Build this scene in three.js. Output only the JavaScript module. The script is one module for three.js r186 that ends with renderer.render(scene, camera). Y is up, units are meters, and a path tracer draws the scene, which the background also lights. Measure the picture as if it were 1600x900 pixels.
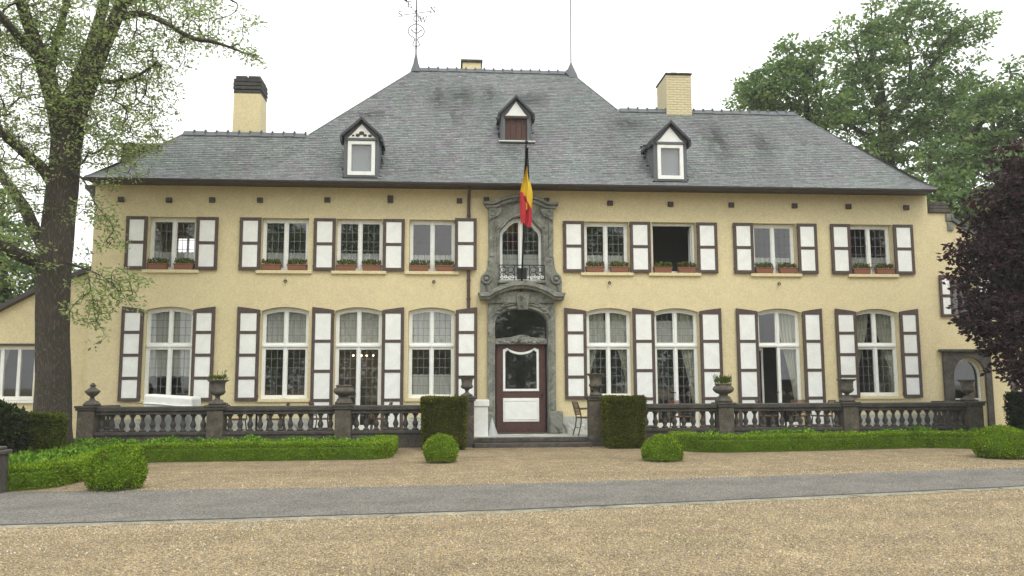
import * as THREE from 'three';
import { mergeGeometries } from 'three/addons/utils/BufferGeometryUtils.js';
import { ImprovedNoise } from 'three/addons/math/ImprovedNoise.js';
import { RoundedBoxGeometry } from 'three/addons/geometries/RoundedBoxGeometry.js';
import { FontLoader } from 'three/addons/loaders/FontLoader.js';
import { TextGeometry } from 'three/addons/geometries/TextGeometry.js';

/* ------------------------------------------------ camera, sky, sun, exposure */
const scene = new THREE.Scene();
const camera = new THREE.PerspectiveCamera(38.187, 16 / 9, 0.1, 600);
camera.position.set(-1.88, 1.52, 22);
camera.up.set(-0.005007, 0.993553, 0.113262);
camera.lookAt(-1.14247, 2.65322, 12.09183);

const renderer = new THREE.WebGLRenderer({ antialias: true });
renderer.toneMapping = THREE.LinearToneMapping;
renderer.toneMappingExposure = 1.55;
renderer.shadowMap.enabled = true;

{ // an even overcast sky, a little brighter overhead
  const w = 64, h = 32, d = new Float32Array(w * h * 4);
  for (let j = 0; j < h; j++) for (let i = 0; i < w; i++) {
    const el = Math.max(0, Math.sin(((j + 0.5) / h - 0.5) * Math.PI)), L = 0.98 + 0.22 * el, k = (j * w + i) * 4;
    d[k] = L * 0.985; d[k + 1] = L; d[k + 2] = L * 1.0; d[k + 3] = 1;
  }
  const sky = new THREE.DataTexture(d, w, h, THREE.RGBAFormat, THREE.FloatType);
  sky.mapping = THREE.EquirectangularReflectionMapping; sky.magFilter = THREE.LinearFilter; sky.needsUpdate = true;
  scene.background = sky; scene.environment = sky;
}
const sun = new THREE.DirectionalLight(0xfff6e6, 0.7);
sun.position.set(7, 34, 26); sun.target.position.set(0, 2, 2);
sun.castShadow = true; sun.shadow.radius = 45; sun.shadow.mapSize.set(2048, 2048);
Object.assign(sun.shadow.camera, { left: -30, right: 30, top: 30, bottom: -30, near: 1, far: 120 });
scene.add(sun, sun.target);
scene.fog = new THREE.FogExp2(0xe6ecea, 0.001);

/* ------------------------------------------------ helpers */
function rngOf(seed) { let a = seed >>> 0; return () => { a = (a + 0x6D2B79F5) | 0; let t = Math.imul(a ^ (a >>> 15), 1 | a); t = (t + Math.imul(t ^ (t >>> 7), 61 | t)) ^ t; return ((t ^ (t >>> 14)) >>> 0) / 4294967296; }; }
const perlin = new ImprovedNoise();
const fbm = (x, y, z, o = 4) => { let s = 0, a = 0.5, f = 1; for (let i = 0; i < o; i++) { s += a * perlin.noise(x * f, y * f, z * f); a *= 0.5; f *= 2.03; } return s; };
const clamp = (x, a, b) => Math.min(b, Math.max(a, x));
const smooth = (a, b, x) => { const t = clamp((x - a) / (b - a), 0, 1); return t * t * (3 - 2 * t); };
const V = (x, y, z) => new THREE.Vector3(x, y, z);
const taken = {};
function numbered(name) { const n = taken[name] = (taken[name] ?? -1) + 1; return n ? `${name}_${String(n).padStart(3, '0')}` : name; }
function thing(name, label, category, pos = [0, 0, 0], turn = 0, group) {
  const o = new THREE.Group(); o.name = numbered(name); o.position.set(...pos); o.rotation.y = turn;
  o.userData = { label, category }; if (group) o.userData.group = group;
  scene.add(o); return o;
}
function part(parent, name, geo, mat, kind) {
  const m = new THREE.Mesh(geo, mat); m.name = name; m.castShadow = m.receiveShadow = true;
  if (kind) m.userData.kind = kind;
  parent.add(m); return m;
}
function structure(name, geo, mat, label, category) {
  const m = part(scene, numbered(name), geo, mat, 'structure'); m.userData.label = label; m.userData.category = category; return m;
}
// uv in metres from the dominant direction of each face
function metres(g) {
  g = g.index ? g.toNonIndexed() : g;
  const p = g.attributes.position, uv = new Float32Array(p.count * 2), a = V(), b = V(), c = V(), n = V();
  for (let i = 0; i < p.count; i += 3) {
    a.fromBufferAttribute(p, i); b.fromBufferAttribute(p, i + 1); c.fromBufferAttribute(p, i + 2);
    n.subVectors(b, a).cross(V().subVectors(c, a));
    const x = Math.abs(n.x), y = Math.abs(n.y), z = Math.abs(n.z);
    [a, b, c].forEach((q, k) => { const u = z >= x && z >= y ? [q.x, q.y] : x >= y ? [q.z, q.y] : [q.x, q.z]; uv[(i + k) * 2] = u[0]; uv[(i + k) * 2 + 1] = u[1]; });
  }
  g.setAttribute('uv', new THREE.BufferAttribute(uv, 2));
  return g;
}
function join(list) {
  const g = mergeGeometries(list.map(q => { const n = q.index ? q.toNonIndexed() : q.clone(); for (const k of Object.keys(n.attributes)) if (!['position', 'normal'].includes(k)) n.deleteAttribute(k); if (!n.attributes.normal) n.computeVertexNormals(); n.morphAttributes = {}; return n; }));
  return metres(g);
}
const box = (x0, x1, y0, y1, z0, z1) => metres(new THREE.BoxGeometry(x1 - x0, y1 - y0, z1 - z0).translate((x0 + x1) / 2, (y0 + y1) / 2, (z0 + z1) / 2));
const rbox = (x0, x1, y0, y1, z0, z1, r = 0.015) => metres(new RoundedBoxGeometry(x1 - x0, y1 - y0, z1 - z0, 2, Math.min(r, (x1 - x0) / 2.1, (y1 - y0) / 2.1, (z1 - z0) / 2.1)).translate((x0 + x1) / 2, (y0 + y1) / 2, (z0 + z1) / 2));
const ext = (shape, z0, z1, bevel = 0, seg = 14) => metres(new THREE.ExtrudeGeometry(shape, { depth: z1 - z0 - 2 * bevel, bevelEnabled: bevel > 0, bevelSize: bevel, bevelThickness: bevel, bevelOffset: -bevel, bevelSegments: 2, curveSegments: seg }).translate(0, 0, z0 + bevel));
const poly = pts => { const s = new THREE.Shape(); pts.forEach(([x, y], i) => i ? s.lineTo(x, y) : s.moveTo(x, y)); s.closePath(); return s; };
const hole = pts => { const s = new THREE.Path(); pts.forEach(([x, y], i) => i ? s.lineTo(x, y) : s.moveTo(x, y)); s.closePath(); return s; };
const tube = (pts, r, seg = 24, rad = 6, closed = false) => metres(new THREE.TubeGeometry(new THREE.CatmullRomCurve3(pts.map(p => V(...p)), closed), seg, r, rad, closed));
const lathe = (pts, seg = 14) => metres(new THREE.LatheGeometry(pts.map(p => new THREE.Vector2(...p)), seg));
function rod(a, b, r0, r1 = r0, seg = 6) {
  const A = V(...a), B = V(...b), d = V().subVectors(B, A), g = new THREE.CylinderGeometry(r1, r0, d.length(), seg);
  g.translate(0, d.length() / 2, 0).applyQuaternion(new THREE.Quaternion().setFromUnitVectors(V(0, 1, 0), d.normalize())).translate(...a);
  return metres(g);
}

/* ------------------------------------------------ textures */
function texture(n, fn, srgb = true) {
  const d = new Uint8Array(n * n * 4);
  for (let j = 0; j < n; j++) for (let i = 0; i < n; i++) { const c = fn(i / n, j / n), k = (j * n + i) * 4; d[k] = clamp(c[0], 0, 1) * 255; d[k + 1] = clamp(c[1] ?? c[0], 0, 1) * 255; d[k + 2] = clamp(c[2] ?? c[0], 0, 1) * 255; d[k + 3] = 255; }
  const t = new THREE.DataTexture(d, n, n); t.wrapS = t.wrapT = THREE.RepeatWrapping; t.magFilter = THREE.LinearFilter; t.minFilter = THREE.LinearMipmapLinearFilter; t.generateMipmaps = true;
  if (srgb) t.colorSpace = THREE.SRGBColorSpace; t.needsUpdate = true; return t;
}
const scaled = (t, m) => { const c = t.clone(); c.repeat.set(1 / m, 1 / m); c.needsUpdate = true; return c; };
// noise that repeats over the unit square
const wrapN = (u, v, f, s = 0, o = 4) => { const a = u * 2 * Math.PI, b = v * 2 * Math.PI, r = f / (2 * Math.PI); return fbm(Math.cos(a) * r + s, Math.sin(a) * r + Math.cos(b) * r * 1.01 + 7.3, Math.sin(b) * r + s * 0.7, o); };
// stones packed in a repeating square: returns [distance to edge, random of the stone]
function cells(n, seed) {
  const r = rngOf(seed), px = new Float32Array(n * n), py = new Float32Array(n * n), id = new Float32Array(n * n);
  for (let i = 0; i < n * n; i++) { px[i] = r(); py[i] = r(); id[i] = r(); }
  return (u, v) => {
    const x = u * n, y = v * n, ix = Math.floor(x), iy = Math.floor(y); let d1 = 9, d2 = 9, who = 0;
    for (let j = -1; j <= 1; j++) for (let i = -1; i <= 1; i++) {
      const cx = ((ix + i) % n + n) % n, cy = ((iy + j) % n + n) % n, k = cy * n + cx;
      const dx = ix + i + px[k] - x, dy = iy + j + py[k] - y, d = dx * dx + dy * dy;
      if (d < d1) { d2 = d1; d1 = d; who = k; } else if (d < d2) d2 = d;
    }
    return [Math.sqrt(d2) - Math.sqrt(d1), id[who], who];
  };
}
const hash = k => { const s = Math.sin(k * 127.1 + 11.7) * 43758.5453; return s - Math.floor(s); };

const gravelCells = cells(150, 5), gravelCoarse = cells(64, 6);
const gravelMap = texture(1536, (u, v) => {
  const [e, id, k] = gravelCells(u, v), patch = 1 + 0.22 * wrapN(u, v, 5, 2, 4), g = 0.58 + 0.54 * hash(k), gap = e < 0.12 ? 0.72 : 1;
  const tone = id < 0.5 ? [0.745, 0.65, 0.48] : id < 0.72 ? [0.69, 0.615, 0.485] : id < 0.86 ? [0.80, 0.735, 0.58] : id < 0.95 ? [0.59, 0.515, 0.42] : [0.62, 0.60, 0.58];
  return tone.map(c => c * g * patch * gap);
});
const gravelBump = texture(1024, (u, v) => { const [e, id] = gravelCells(u, v); return [clamp(e * 2.2, 0, 1) * (0.5 + 0.5 * id)]; }, false);
const asphaltCells = cells(170, 9);
const asphaltMap = texture(1024, (u, v) => {
  const [e, id] = asphaltCells(u, v), big = wrapN(u, v, 4, 5, 5), g = 0.66 + 0.62 * id + 0.2 * big;
  return [0.462 * g, 0.448 * g, 0.42 * g];
});
const asphaltBump = texture(1024, (u, v) => { const [e, id] = asphaltCells(u, v); return [clamp(e * 2, 0, 1) * id]; }, false);
const stuccoMap = texture(1536, (u, v) => {
  const a = wrapN(u, v, 7, 1, 5), b = wrapN(u, v, 40, 3, 4), s = wrapN(u, v, 3, 9, 3), g = 0.985 + 0.03 * a + 0.035 * b + 0.075 * (hash(Math.floor(u * 340) + 347 * Math.floor(v * 340)) - 0.5), grey = smooth(0.16, 0.42, s) * 0.1;
  return [0.872, 0.82, 0.655].map((c, i) => (c * (1 - grey) + [0.82, 0.785, 0.66][i] * grey) * g);
});
const grainBump = texture(512, (u, v) => [0.5 + 0.5 * wrapN(u, v, 60, 4, 4) + 0.25 * wrapN(u, v, 14, 8, 2)], false);
const stoneMap = texture(1024, (u, v) => {
  const a = wrapN(u, v, 6, 3, 5), b = wrapN(u, v, 34, 6, 4), l = smooth(0.12, 0.34, wrapN(u, v, 12, 12, 4)), k = smooth(0.1, 0.4, wrapN(u, v, 8, 22, 5)), g = 0.92 + 0.34 * a + 0.3 * b;
  return [0, 1, 2].map(i => ([0.50, 0.50, 0.475][i] * (1 - l * 0.35) + [0.43, 0.45, 0.33][i] * l * 0.35) * g * (1 - 0.35 * k));
});
const darkStoneMap = texture(1024, (u, v) => {
  const a = wrapN(u, v, 6, 33, 5), b = wrapN(u, v, 36, 16, 4), l = smooth(0.08, 0.32, wrapN(u, v, 11, 42, 5)), m = smooth(0.1, 0.36, wrapN(u, v, 7, 52, 5)), g = 0.9 + 0.4 * a + 0.36 * b;
  return [0, 1, 2].map(i => ([0.335, 0.315, 0.295][i] * (1 - l * 0.5 - m * 0.4) + [0.44, 0.41, 0.35][i] * l * 0.5 + [0.30, 0.31, 0.17][i] * m * 0.4) * g);
});
const barkMap = texture(512, (u, v) => {
  const ridge = Math.abs(wrapN(u, v * 0.35, 26, 3, 4)) * 2.2, m = smooth(0.05, 0.35, wrapN(u, v, 9, 13, 4)), g = 0.62 + 0.7 * ridge;
  return [0, 1, 2].map(i => ([0.33, 0.30, 0.27][i] * (1 - m * 0.55) + [0.27, 0.31, 0.15][i] * m * 0.55) * g);
});
const barkBump = texture(512, (u, v) => [clamp(Math.abs(wrapN(u, v * 0.35, 26, 3, 4)) * 2.4, 0, 1)], false);
const paintMap = texture(512, (u, v) => { const a = 1 + 0.06 * wrapN(u, v, 8, 60, 5) + 0.05 * wrapN(u, v, 50, 61, 2); return [0.93 * a, 0.94 * a, 0.925 * a]; });
const woodMap = texture(512, (u, v) => { const a = 1 + 0.35 * wrapN(u * 1, v * 0.25, 30, 62, 3) + 0.2 * wrapN(u, v, 7, 63, 4); return [0.325 * a, 0.275 * a, 0.255 * a]; });
const slateTone = texture(512, (u, v) => { const a = 1 + 0.4 * wrapN(u, v, 26, 70, 4); return [0.9 * a, 0.9 * a, 0.9 * a]; });


/* ------------------------------------------------ materials */
const std = (o) => new THREE.MeshStandardMaterial({ roughness: 0.9, ...o });
const lin = (r, g, b) => new THREE.Color().setRGB(r, g, b);
const M = {
  gravel: std({ map: scaled(gravelMap, 1.9), bumpMap: scaled(gravelBump, 1.9), bumpScale: 0.007, vertexColors: true }),
  pebble: std({ roughness: 0.85 }),
  asphalt: std({ map: scaled(asphaltMap, 2.3), bumpMap: scaled(asphaltBump, 2.3), bumpScale: 0.004, vertexColors: true }),
  concrete: std({ map: scaled(stoneMap, 1.7), color: lin(1.45, 1.36, 1.12), bumpMap: scaled(grainBump, 0.5), bumpScale: 0.004 }),
  joint: std({ color: lin(0.035, 0.035, 0.035) }),
  soil: std({ map: scaled(stoneMap, 1.1), color: lin(0.28, 0.2, 0.13) }),
  stucco: std({ map: scaled(stuccoMap, 9.3), bumpMap: scaled(grainBump, 0.4), bumpScale: 0.003, roughness: 0.95 }),
  dado: std({ map: scaled(stoneMap, 2.3), color: lin(2.7, 2.75, 2.8), bumpMap: scaled(grainBump, 0.6), bumpScale: 0.004 }),
  stone: std({ map: scaled(stoneMap, 1.9), color: lin(1.25, 1.28, 1.25), bumpMap: scaled(grainBump, 0.7), bumpScale: 0.008 }),
  darkStone: std({ map: scaled(darkStoneMap, 1.6), bumpMap: scaled(grainBump, 0.6), bumpScale: 0.008 }),
  urn: std({ map: scaled(darkStoneMap, 0.7), color: lin(1.5, 1.5, 1.42), bumpMap: scaled(grainBump, 0.4), bumpScale: 0.008 }),
  pier: std({ map: scaled(darkStoneMap, 1.3), color: lin(1.4, 1.35, 1.2), bumpMap: scaled(grainBump, 0.6), bumpScale: 0.008 }),
  slate: std({ vertexColors: true, map: scaled(slateTone, 1.3), roughness: 0.62 }),
  deck: std({ map: scaled(slateTone, 1.3), color: lin(0.16, 0.17, 0.17) }),
  barge: std({ color: lin(0.045, 0.05, 0.055), roughness: 0.6 }),
  lead: std({ color: lin(0.12, 0.13, 0.14), roughness: 0.6, metalness: 0.2 }),
  gutter: std({ color: lin(0.055, 0.045, 0.042), roughness: 0.5 }),
  shutter: std({ map: scaled(woodMap, 0.9), roughness: 0.7 }),
  beam: std({ map: scaled(woodMap, 0.5), roughness: 0.85 }),
  white: std({ map: scaled(paintMap, 1.3), roughness: 0.55 }),
  panel: std({ map: scaled(paintMap, 2.1), roughness: 0.6 }),
  door: std({ map: scaled(woodMap, 0.7), color: lin(1.0, 0.62, 0.6), roughness: 0.55 }),
  hatch: std({ map: scaled(woodMap, 0.5), color: lin(1.1, 0.85, 0.8) }),
  iron: std({ color: lin(0.018, 0.02, 0.02), roughness: 0.5, metalness: 0.4 }),
  pipe: std({ color: lin(0.085, 0.05, 0.042), roughness: 0.5 }),
  leading: std({ color: lin(0.22, 0.23, 0.23), roughness: 0.6, metalness: 0.3 }),
  pane: new THREE.MeshPhysicalMaterial({ color: 0xffffff, transmission: 1, thickness: 0, roughness: 0.02, ior: 1.6 }),
  curtain: new THREE.MeshPhysicalMaterial({ color: lin(0.58, 0.61, 0.56), transmission: 0.35, thickness: 0, roughness: 0.95 }),
  drape: new THREE.MeshPhysicalMaterial({ color: lin(0.52, 0.54, 0.42), transmission: 0.2, thickness: 0, roughness: 0.95 }),
  blind: std({ color: lin(0.2, 0.22, 0.23) }),
  room: std({ color: lin(0.16, 0.15, 0.14) }),
  terracotta: std({ color: lin(0.23, 0.1, 0.058), bumpMap: scaled(grainBump, 0.4), bumpScale: 0.003 }),
  rattan: std({ map: scaled(woodMap, 0.25), color: lin(1.7, 1.15, 0.65), roughness: 0.6 }),
  chairLeg: std({ color: lin(0.05, 0.035, 0.03), roughness: 0.5 }),
  cloth: std({ map: scaled(paintMap, 0.9), roughness: 0.9 }),
  film: new THREE.MeshPhysicalMaterial({ color: lin(0.85, 0.87, 0.88), transmission: 0.6, thickness: 0, roughness: 0.35 }),
  chimneyBrick: std({ map: scaled(stuccoMap, 5.3), color: lin(0.9, 0.92, 0.97) }),
  mortar: std({ color: lin(0.5, 0.46, 0.31) }),
  cap: std({ map: scaled(darkStoneMap, 0.8), color: lin(0.85, 0.9, 1.0) }),
  bark: std({ map: scaled(barkMap, 0.8), color: lin(1.2, 1.18, 1.12), bumpMap: scaled(barkBump, 0.8), bumpScale: 0.03 }),
  leaf: new THREE.MeshPhysicalMaterial({ vertexColors: true, transmission: 0.5, thickness: 0, roughness: 0.9, specularIntensity: 0.4, side: THREE.DoubleSide }),
  evergreen: new THREE.MeshPhysicalMaterial({ vertexColors: true, roughness: 0.95, specularIntensity: 0.15, side: THREE.DoubleSide }),
  core: std({ color: lin(0.15, 0.27, 0.016) }), yewCore: std({ color: lin(0.1, 0.11, 0.017) }), shrubCore: std({ color: lin(0.033, 0.043, 0.015) }),
  moss: std({ map: scaled(stoneMap, 0.8), color: lin(0.3, 0.38, 0.2) }),
  black: std({ color: lin(0.012, 0.012, 0.013), roughness: 0.8, side: THREE.DoubleSide }),
  yellow: std({ color: lin(0.75, 0.52, 0.03), roughness: 0.8, side: THREE.DoubleSide }),
  red: std({ color: lin(0.52, 0.03, 0.045), roughness: 0.8, side: THREE.DoubleSide }),
  bulb: std({ color: 0xffffff, emissive: lin(1, 0.85, 0.55), emissiveIntensity: 2 }),
};

/* ------------------------------------------------ ground, road, terrace */
function sheet(outline, y, mat, step, tint) { // a flat sheet, finely divided so that its tint may vary
  const xs = outline.map(p => p[0]), zs = outline.map(p => p[1]), x0 = Math.min(...xs), x1 = Math.max(...xs), z0 = Math.min(...zs), z1 = Math.max(...zs);
  const nx = Math.max(1, Math.ceil((x1 - x0) / step)), nz = Math.max(1, Math.ceil((z1 - z0) / step));
  const g = new THREE.PlaneGeometry(x1 - x0, z1 - z0, nx, nz).rotateX(-Math.PI / 2).translate((x0 + x1) / 2, y, (z0 + z1) / 2);
  return tinted(metres(g), tint);
}
function tinted(g, tint) {
  const p = g.attributes.position, c = new Float32Array(p.count * 3);
  for (let i = 0; i < p.count; i++) c.set(tint(p.getX(i), p.getY(i), p.getZ(i)), i * 3);
  g.setAttribute('color', new THREE.BufferAttribute(c, 3)); return g;
}
const gravelTint = (x, y, z) => { const n = fbm(x * 0.45, 3.1, z * 0.9, 4), m = fbm(x * 1.7, 8.1, z * 2.6, 3), tr = fbm(x * 0.13 + 4, 21, (z - 0.12 * x * x * 0.02 + 0.19 * x) * 1.9, 3), g = 0.99 + 0.3 * n + 0.2 * m + 0.3 * tr, gr = smooth(0.12, 0.4, fbm(x * 0.6, 17, z * 0.9, 4)) * 0.3; return [g * (1 - gr * 0.35), g * (1 - gr * 0.1), g * (1 - gr * 0.4)]; };
{
  const near = sheet([[-16, -1], [16, 19]], 0, null, 0.25, gravelTint);
  const far = [];
  for (const [a, b, c, d] of [[-300, -16, -300, 300], [16, 300, -300, 300], [-16, 16, -300, -1], [-16, 16, 19, 300]]) far.push(tinted(metres(new THREE.PlaneGeometry(b - a, d - c).rotateX(-Math.PI / 2).translate((a + b) / 2, 0, (c + d) / 2)), () => [0.95, 0.95, 0.95]));
  structure('ground', mergeGeometries([near, ...far]), M.gravel, 'tan gravel forecourt in front of the house', 'ground');
}
const farEdge = [[-40, 9.9], [-12, 9.55], [-6.37, 9.4], [-3.78, 9.35], [-0.94, 9.17], [2.17, 8.72], [5.68, 8.13], [8.3, 7.66], [14, 6.5], [40, 1.2]];
const nearEdge = [[-40, 14.2], [-12, 12.75], [-6.75, 12.34], [-4.07, 12.12], [-1.13, 11.78], [2.29, 11.11], [6.45, 10.24], [12, 9.0], [40, 3.4]];
const along = (line, x) => { for (let i = 0; i < line.length - 1; i++) if (x <= line[i + 1][0]) { const t = (x - line[i][0]) / (line[i + 1][0] - line[i][0]); return line[i][1] + t * (line[i + 1][1] - line[i][1]); } return line[line.length - 1][1]; };
function band(y, za, zb, n, step, tint, x0 = -36, x1 = 36) { // a strip of ground between two lines across x
  const cols = Math.round((x1 - x0) / step), pos = [], idx = [];
  for (let i = 0; i <= cols; i++) { const x = x0 + (x1 - x0) * i / cols, a = za(x), b = zb(x); for (let j = 0; j <= n; j++) pos.push(x, y, a + (b - a) * j / n); }
  for (let i = 0; i < cols; i++) for (let j = 0; j < n; j++) { const a = i * (n + 1) + j, b = a + n + 1; idx.push(a, a + 1, b, b, a + 1, b + 1); }
  const g = new THREE.BufferGeometry(); g.setAttribute('position', new THREE.Float32BufferAttribute(pos, 3)); g.setIndex(idx); g.computeVertexNormals();
  const m = metres(g); return tint ? tinted(m, tint) : m;
}
const wob = (x, s) => 0.05 * fbm(x * 1.1, s, 0.3, 3) + 0.03 * fbm(x * 5, s + 4, 0.3, 2);
structure('road', band(0.004, x => along(farEdge, x) + wob(x, 2) * 1.6, x => along(nearEdge, x), 14, 0.2, (x, y, z) => { const d = z - along(farEdge, x), g = 0.96 + 0.16 * fbm(x * 0.5, 2, z * 1.4, 4) - 0.08 * smooth(0.06, 0.3, fbm(x * 0.35, 9, z * 3.2, 3)); const gr = smooth(0.15, 0.35, fbm(x * 0.7, 5, d * 2, 4)) * 0.25; return [g + gr * 0.2, g + gr * 0.12, g]; }), M.asphalt, 'grey asphalt drive crossing in front of the house', 'road');
structure('road_joint', band(0.008, x => along(nearEdge, x) - 0.03 + wob(x, 21) * 0.4, x => along(nearEdge, x) + 0.035 + wob(x, 22) * 0.4, 1, 0.3), M.joint, 'thin dark joint along the near edge of the drive', 'joint');
structure('kerb_strip', band(0.006, x => along(nearEdge, x) + 0.02, x => along(nearEdge, x) + 0.27 + wob(x, 31) * 2, 2, 0.3), M.concrete, 'pale concrete strip along the near edge of the drive', 'kerb strip');
{ // loose stones in front of the camera, and some on the far side of the drive
  const r = rngOf(77), g = new THREE.IcosahedronGeometry(1, 0), N = 110000, im = new THREE.InstancedMesh(g, M.pebble, N), m = new THREE.Matrix4(), q = new THREE.Quaternion(), c = new THREE.Color();
  const tones = [[0.47, 0.36, 0.205], [0.42, 0.33, 0.2], [0.54, 0.45, 0.28], [0.3, 0.24, 0.15], [0.37, 0.34, 0.29], [0.6, 0.54, 0.4]];
  for (let i = 0; i < N; i++) {
    let x, z;
    if (i < N * 0.78) { z = 17.2 - 6.8 * Math.pow(r(), 0.85); x = -8 + 15 * r(); const e = along(nearEdge, x) + 0.16; if (z < e) { z = e + (r() * 0.6); } }
    else { x = -7 + 15.5 * r(); const b = along(farEdge, x); z = b - 0.02 - 4.2 * r() * r(); if (r() < 0.14) z = b + r() * r() * 0.5; }
    const s = 0.0035 + 0.0065 * Math.pow(r(), 2.2), t = tones[Math.floor(Math.pow(r(), 1.3) * tones.length)], k = 0.6 + 0.65 * r();
    q.setFromEuler(new THREE.Euler(r() * 6, r() * 6, r() * 6));
    m.compose(V(x, s * 0.35, z), q, V(s * (0.8 + 0.6 * r()), s * (0.6 + 0.4 * r()), s));
    im.setMatrixAt(i, m); im.setColorAt(i, c.setRGB(t[0] * k, t[1] * k, t[2] * k));
  }
  im.name = 'gravel'; im.userData = { kind: 'stuff', label: 'loose tan gravel stones on both sides of the drive', category: 'gravel' }; im.castShadow = im.receiveShadow = true; scene.add(im);
}
structure('terrace', box(-10.62, 11.62, -0.1, 0.2, 0.004, 1.78), M.dado, 'pale stone terrace in front of the house', 'terrace');
{
  const s = thing('terrace_steps', 'two low dark stone steps leading up to the front door', 'steps', [0, 0, 0]);
  part(s, 'step', rbox(-1.31, 1.5, -0.05, 0.105, 1.6, 2.14, 0.02), M.darkStone);
  part(s, 'step', rbox(-1.29, 1.48, 0.11, 0.212, 1.55, 1.84, 0.02), M.darkStone);
}
console.log('ground done');

/* ------------------------------------------------ the house */
const house = thing('mansion', 'cream two-storey country house with slate roof and brown and white shutters', 'house');
const UP = [-9.12, -6.23, -4.29, -2.37, 2.33, 4.19, 7.01, 9.76];       // middle of each upper window
const LO = [-9.11, -6.17, -4.28, -2.37, 2.36, 4.20, 7.05, 9.80];       // and of each lower one
const W = 1.22, U0 = 4.475, U1 = 5.865, SPRING = 3.405, RISE = 0.105, SILL = 1.12, FLOOR = 0.205;
const french = [0, 0, 1, 0, 0, 1, 1, 0];
const lowBottom = LO.map((_, i) => french[i] ? FLOOR + 0.03 : SILL);
const archY = (dx, w, s) => { const R = (w * w / 4 + s * s) / (2 * s); return Math.sqrt(R * R - dx * dx) - (R - s); };
function archPts(cx, w, y0, spring, rise, n = 10) { // anticlockwise outline of an opening with a shallow arch
  const p = [[cx - w / 2, y0], [cx + w / 2, y0]];
  for (let i = 0; i <= n; i++) { const dx = w / 2 - w * i / n; p.push([cx + dx, spring + archY(dx, w, rise)]); }
  return p;
}
// doorway and the window over it
const doorHole = () => { const p = [[-0.7, FLOOR], [0.7, FLOOR]]; for (let i = 0; i <= 18; i++) { const a = Math.PI * i / 18; p.push([0.7 * Math.cos(a), 3.02 + 0.46 * Math.pow(Math.sin(a), 0.8)]); } return p; };
const upperHole = (k = 0) => [[-0.57 + k, 4.24 + k], [0.57 - k, 4.24 + k], [0.57 - k, 5.52], [0.53 - k, 5.62], [0.43 - k, 5.72], [0.33, 5.84 - k], [0.18, 5.93 - k], [0, 5.96 - k], [-0.18, 5.93 - k], [-0.33, 5.84 - k], [-0.43 + k, 5.72], [-0.53 + k, 5.62], [-0.57 + k, 5.52]];
{
  const s = poly([[-11.12, 0], [11.44, 0], [11.44, 6.7], [-11.12, 6.7]]);
  for (const x of UP) s.holes.push(hole([[x - W / 2, U0], [x + W / 2, U0], [x + W / 2, U1], [x - W / 2, U1]]));
  LO.forEach((x, i) => s.holes.push(hole(archPts(x, W, lowBottom[i], SPRING, RISE))));
  s.holes.push(hole([[-0.72, FLOOR], [0.72, FLOOR], [0.72, 3.5], [-0.72, 3.5]]), hole([[-0.6, 4.22], [0.6, 4.22], [0.6, 5.98], [-0.6, 5.98]]));
  part(house, 'front_wall', ext(s, -0.36, 0), M.stucco);
  // grey painted base, between the openings that reach the floor
  for (const [a, b] of [[-11.12, LO[2] - 0.64], [LO[2] + 0.64, -0.9], [0.94, LO[5] - 0.64], [LO[5] + 0.64, LO[6] - 0.64], [LO[6] + 0.64, 11.44]]) part(house, 'base_course', rbox(a, b, 0.0, 0.64, 0.002, 0.022, 0.006), M.dado);
  const back = poly([[-11.1, 0], [-7.4, 0], [-7.4, 6.7], [-11.1, 6.7]]); back.holes.push(hole([[-9.86, 4.6], [-9.18, 4.6], [-9.18, 5.8], [-9.86, 5.8]]));
  part(house, 'rear_wall', join([ext(back, -2.75, -2.45), box(-7.44, -7.1, 0, 6.7, -8.4, -2.452), box(-7.1, 5.1, 0, 6.7, -8.4, -8.1), box(5.1, 5.4, 0, 6.7, -8.4, -4.902), box(5.4, 11.4, 0, 6.7, -5.2, -4.9)]), M.stucco);
  part(house, 'side_wall', box(-11.1, -10.75, 0, 6.7, -2.449, -0.362), M.stucco); part(house, 'side_wall', box(11.1, 11.43, 0, 6.7, -4.899, -0.362), M.stucco);
  const bw = part(house, 'window', ext((() => { const f = poly([[-9.86, 4.6], [-9.18, 4.6], [-9.18, 5.8], [-9.86, 5.8]]); f.holes.push(hole([[-9.8, 4.66], [-9.55, 4.66], [-9.55, 5.74], [-9.8, 5.74]]), hole([[-9.49, 4.66], [-9.24, 4.66], [-9.24, 5.74], [-9.49, 5.74]])); return f; })(), -2.64, -2.58), M.white);
  part(bw, 'pane', box(-9.83, -9.21, 4.63, 5.77, -2.613, -2.609), M.pane);
  part(house, 'ceiling', box(-10.74, 11.09, 6.45, 6.6, -2.44, -0.37), M.room);
  part(house, 'upper_floor', box(-10.74, 11.09, 3.72, 3.98, -2.44, -0.37), M.room);
  part(house, 'ground_floor', box(-10.74, 11.09, 0.05, 0.2, -2.44, -0.37), M.room);
  part(house, 'inner_wall', join([box(-7.9, 11.09, 0.21, 3.71, -2.43, -2.33), box(-7.9, 11.09, 3.99, 6.44, -2.43, -2.33), box(-8.0, -7.92, 0.21, 3.71, -2.43, -0.38), box(-8.0, -7.92, 3.99, 6.44, -2.43, -0.38), box(-10.74, -8.01, 0.21, 3.71, -2.44, -2.36), box(-1.2, -1.1, 0.21, 6.44, -2.32, -0.38), box(1.25, 1.35, 0.21, 6.44, -2.32, -0.38), box(5.6, 5.7, 0.21, 6.44, -2.32, -0.38)]), M.room);
}

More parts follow.
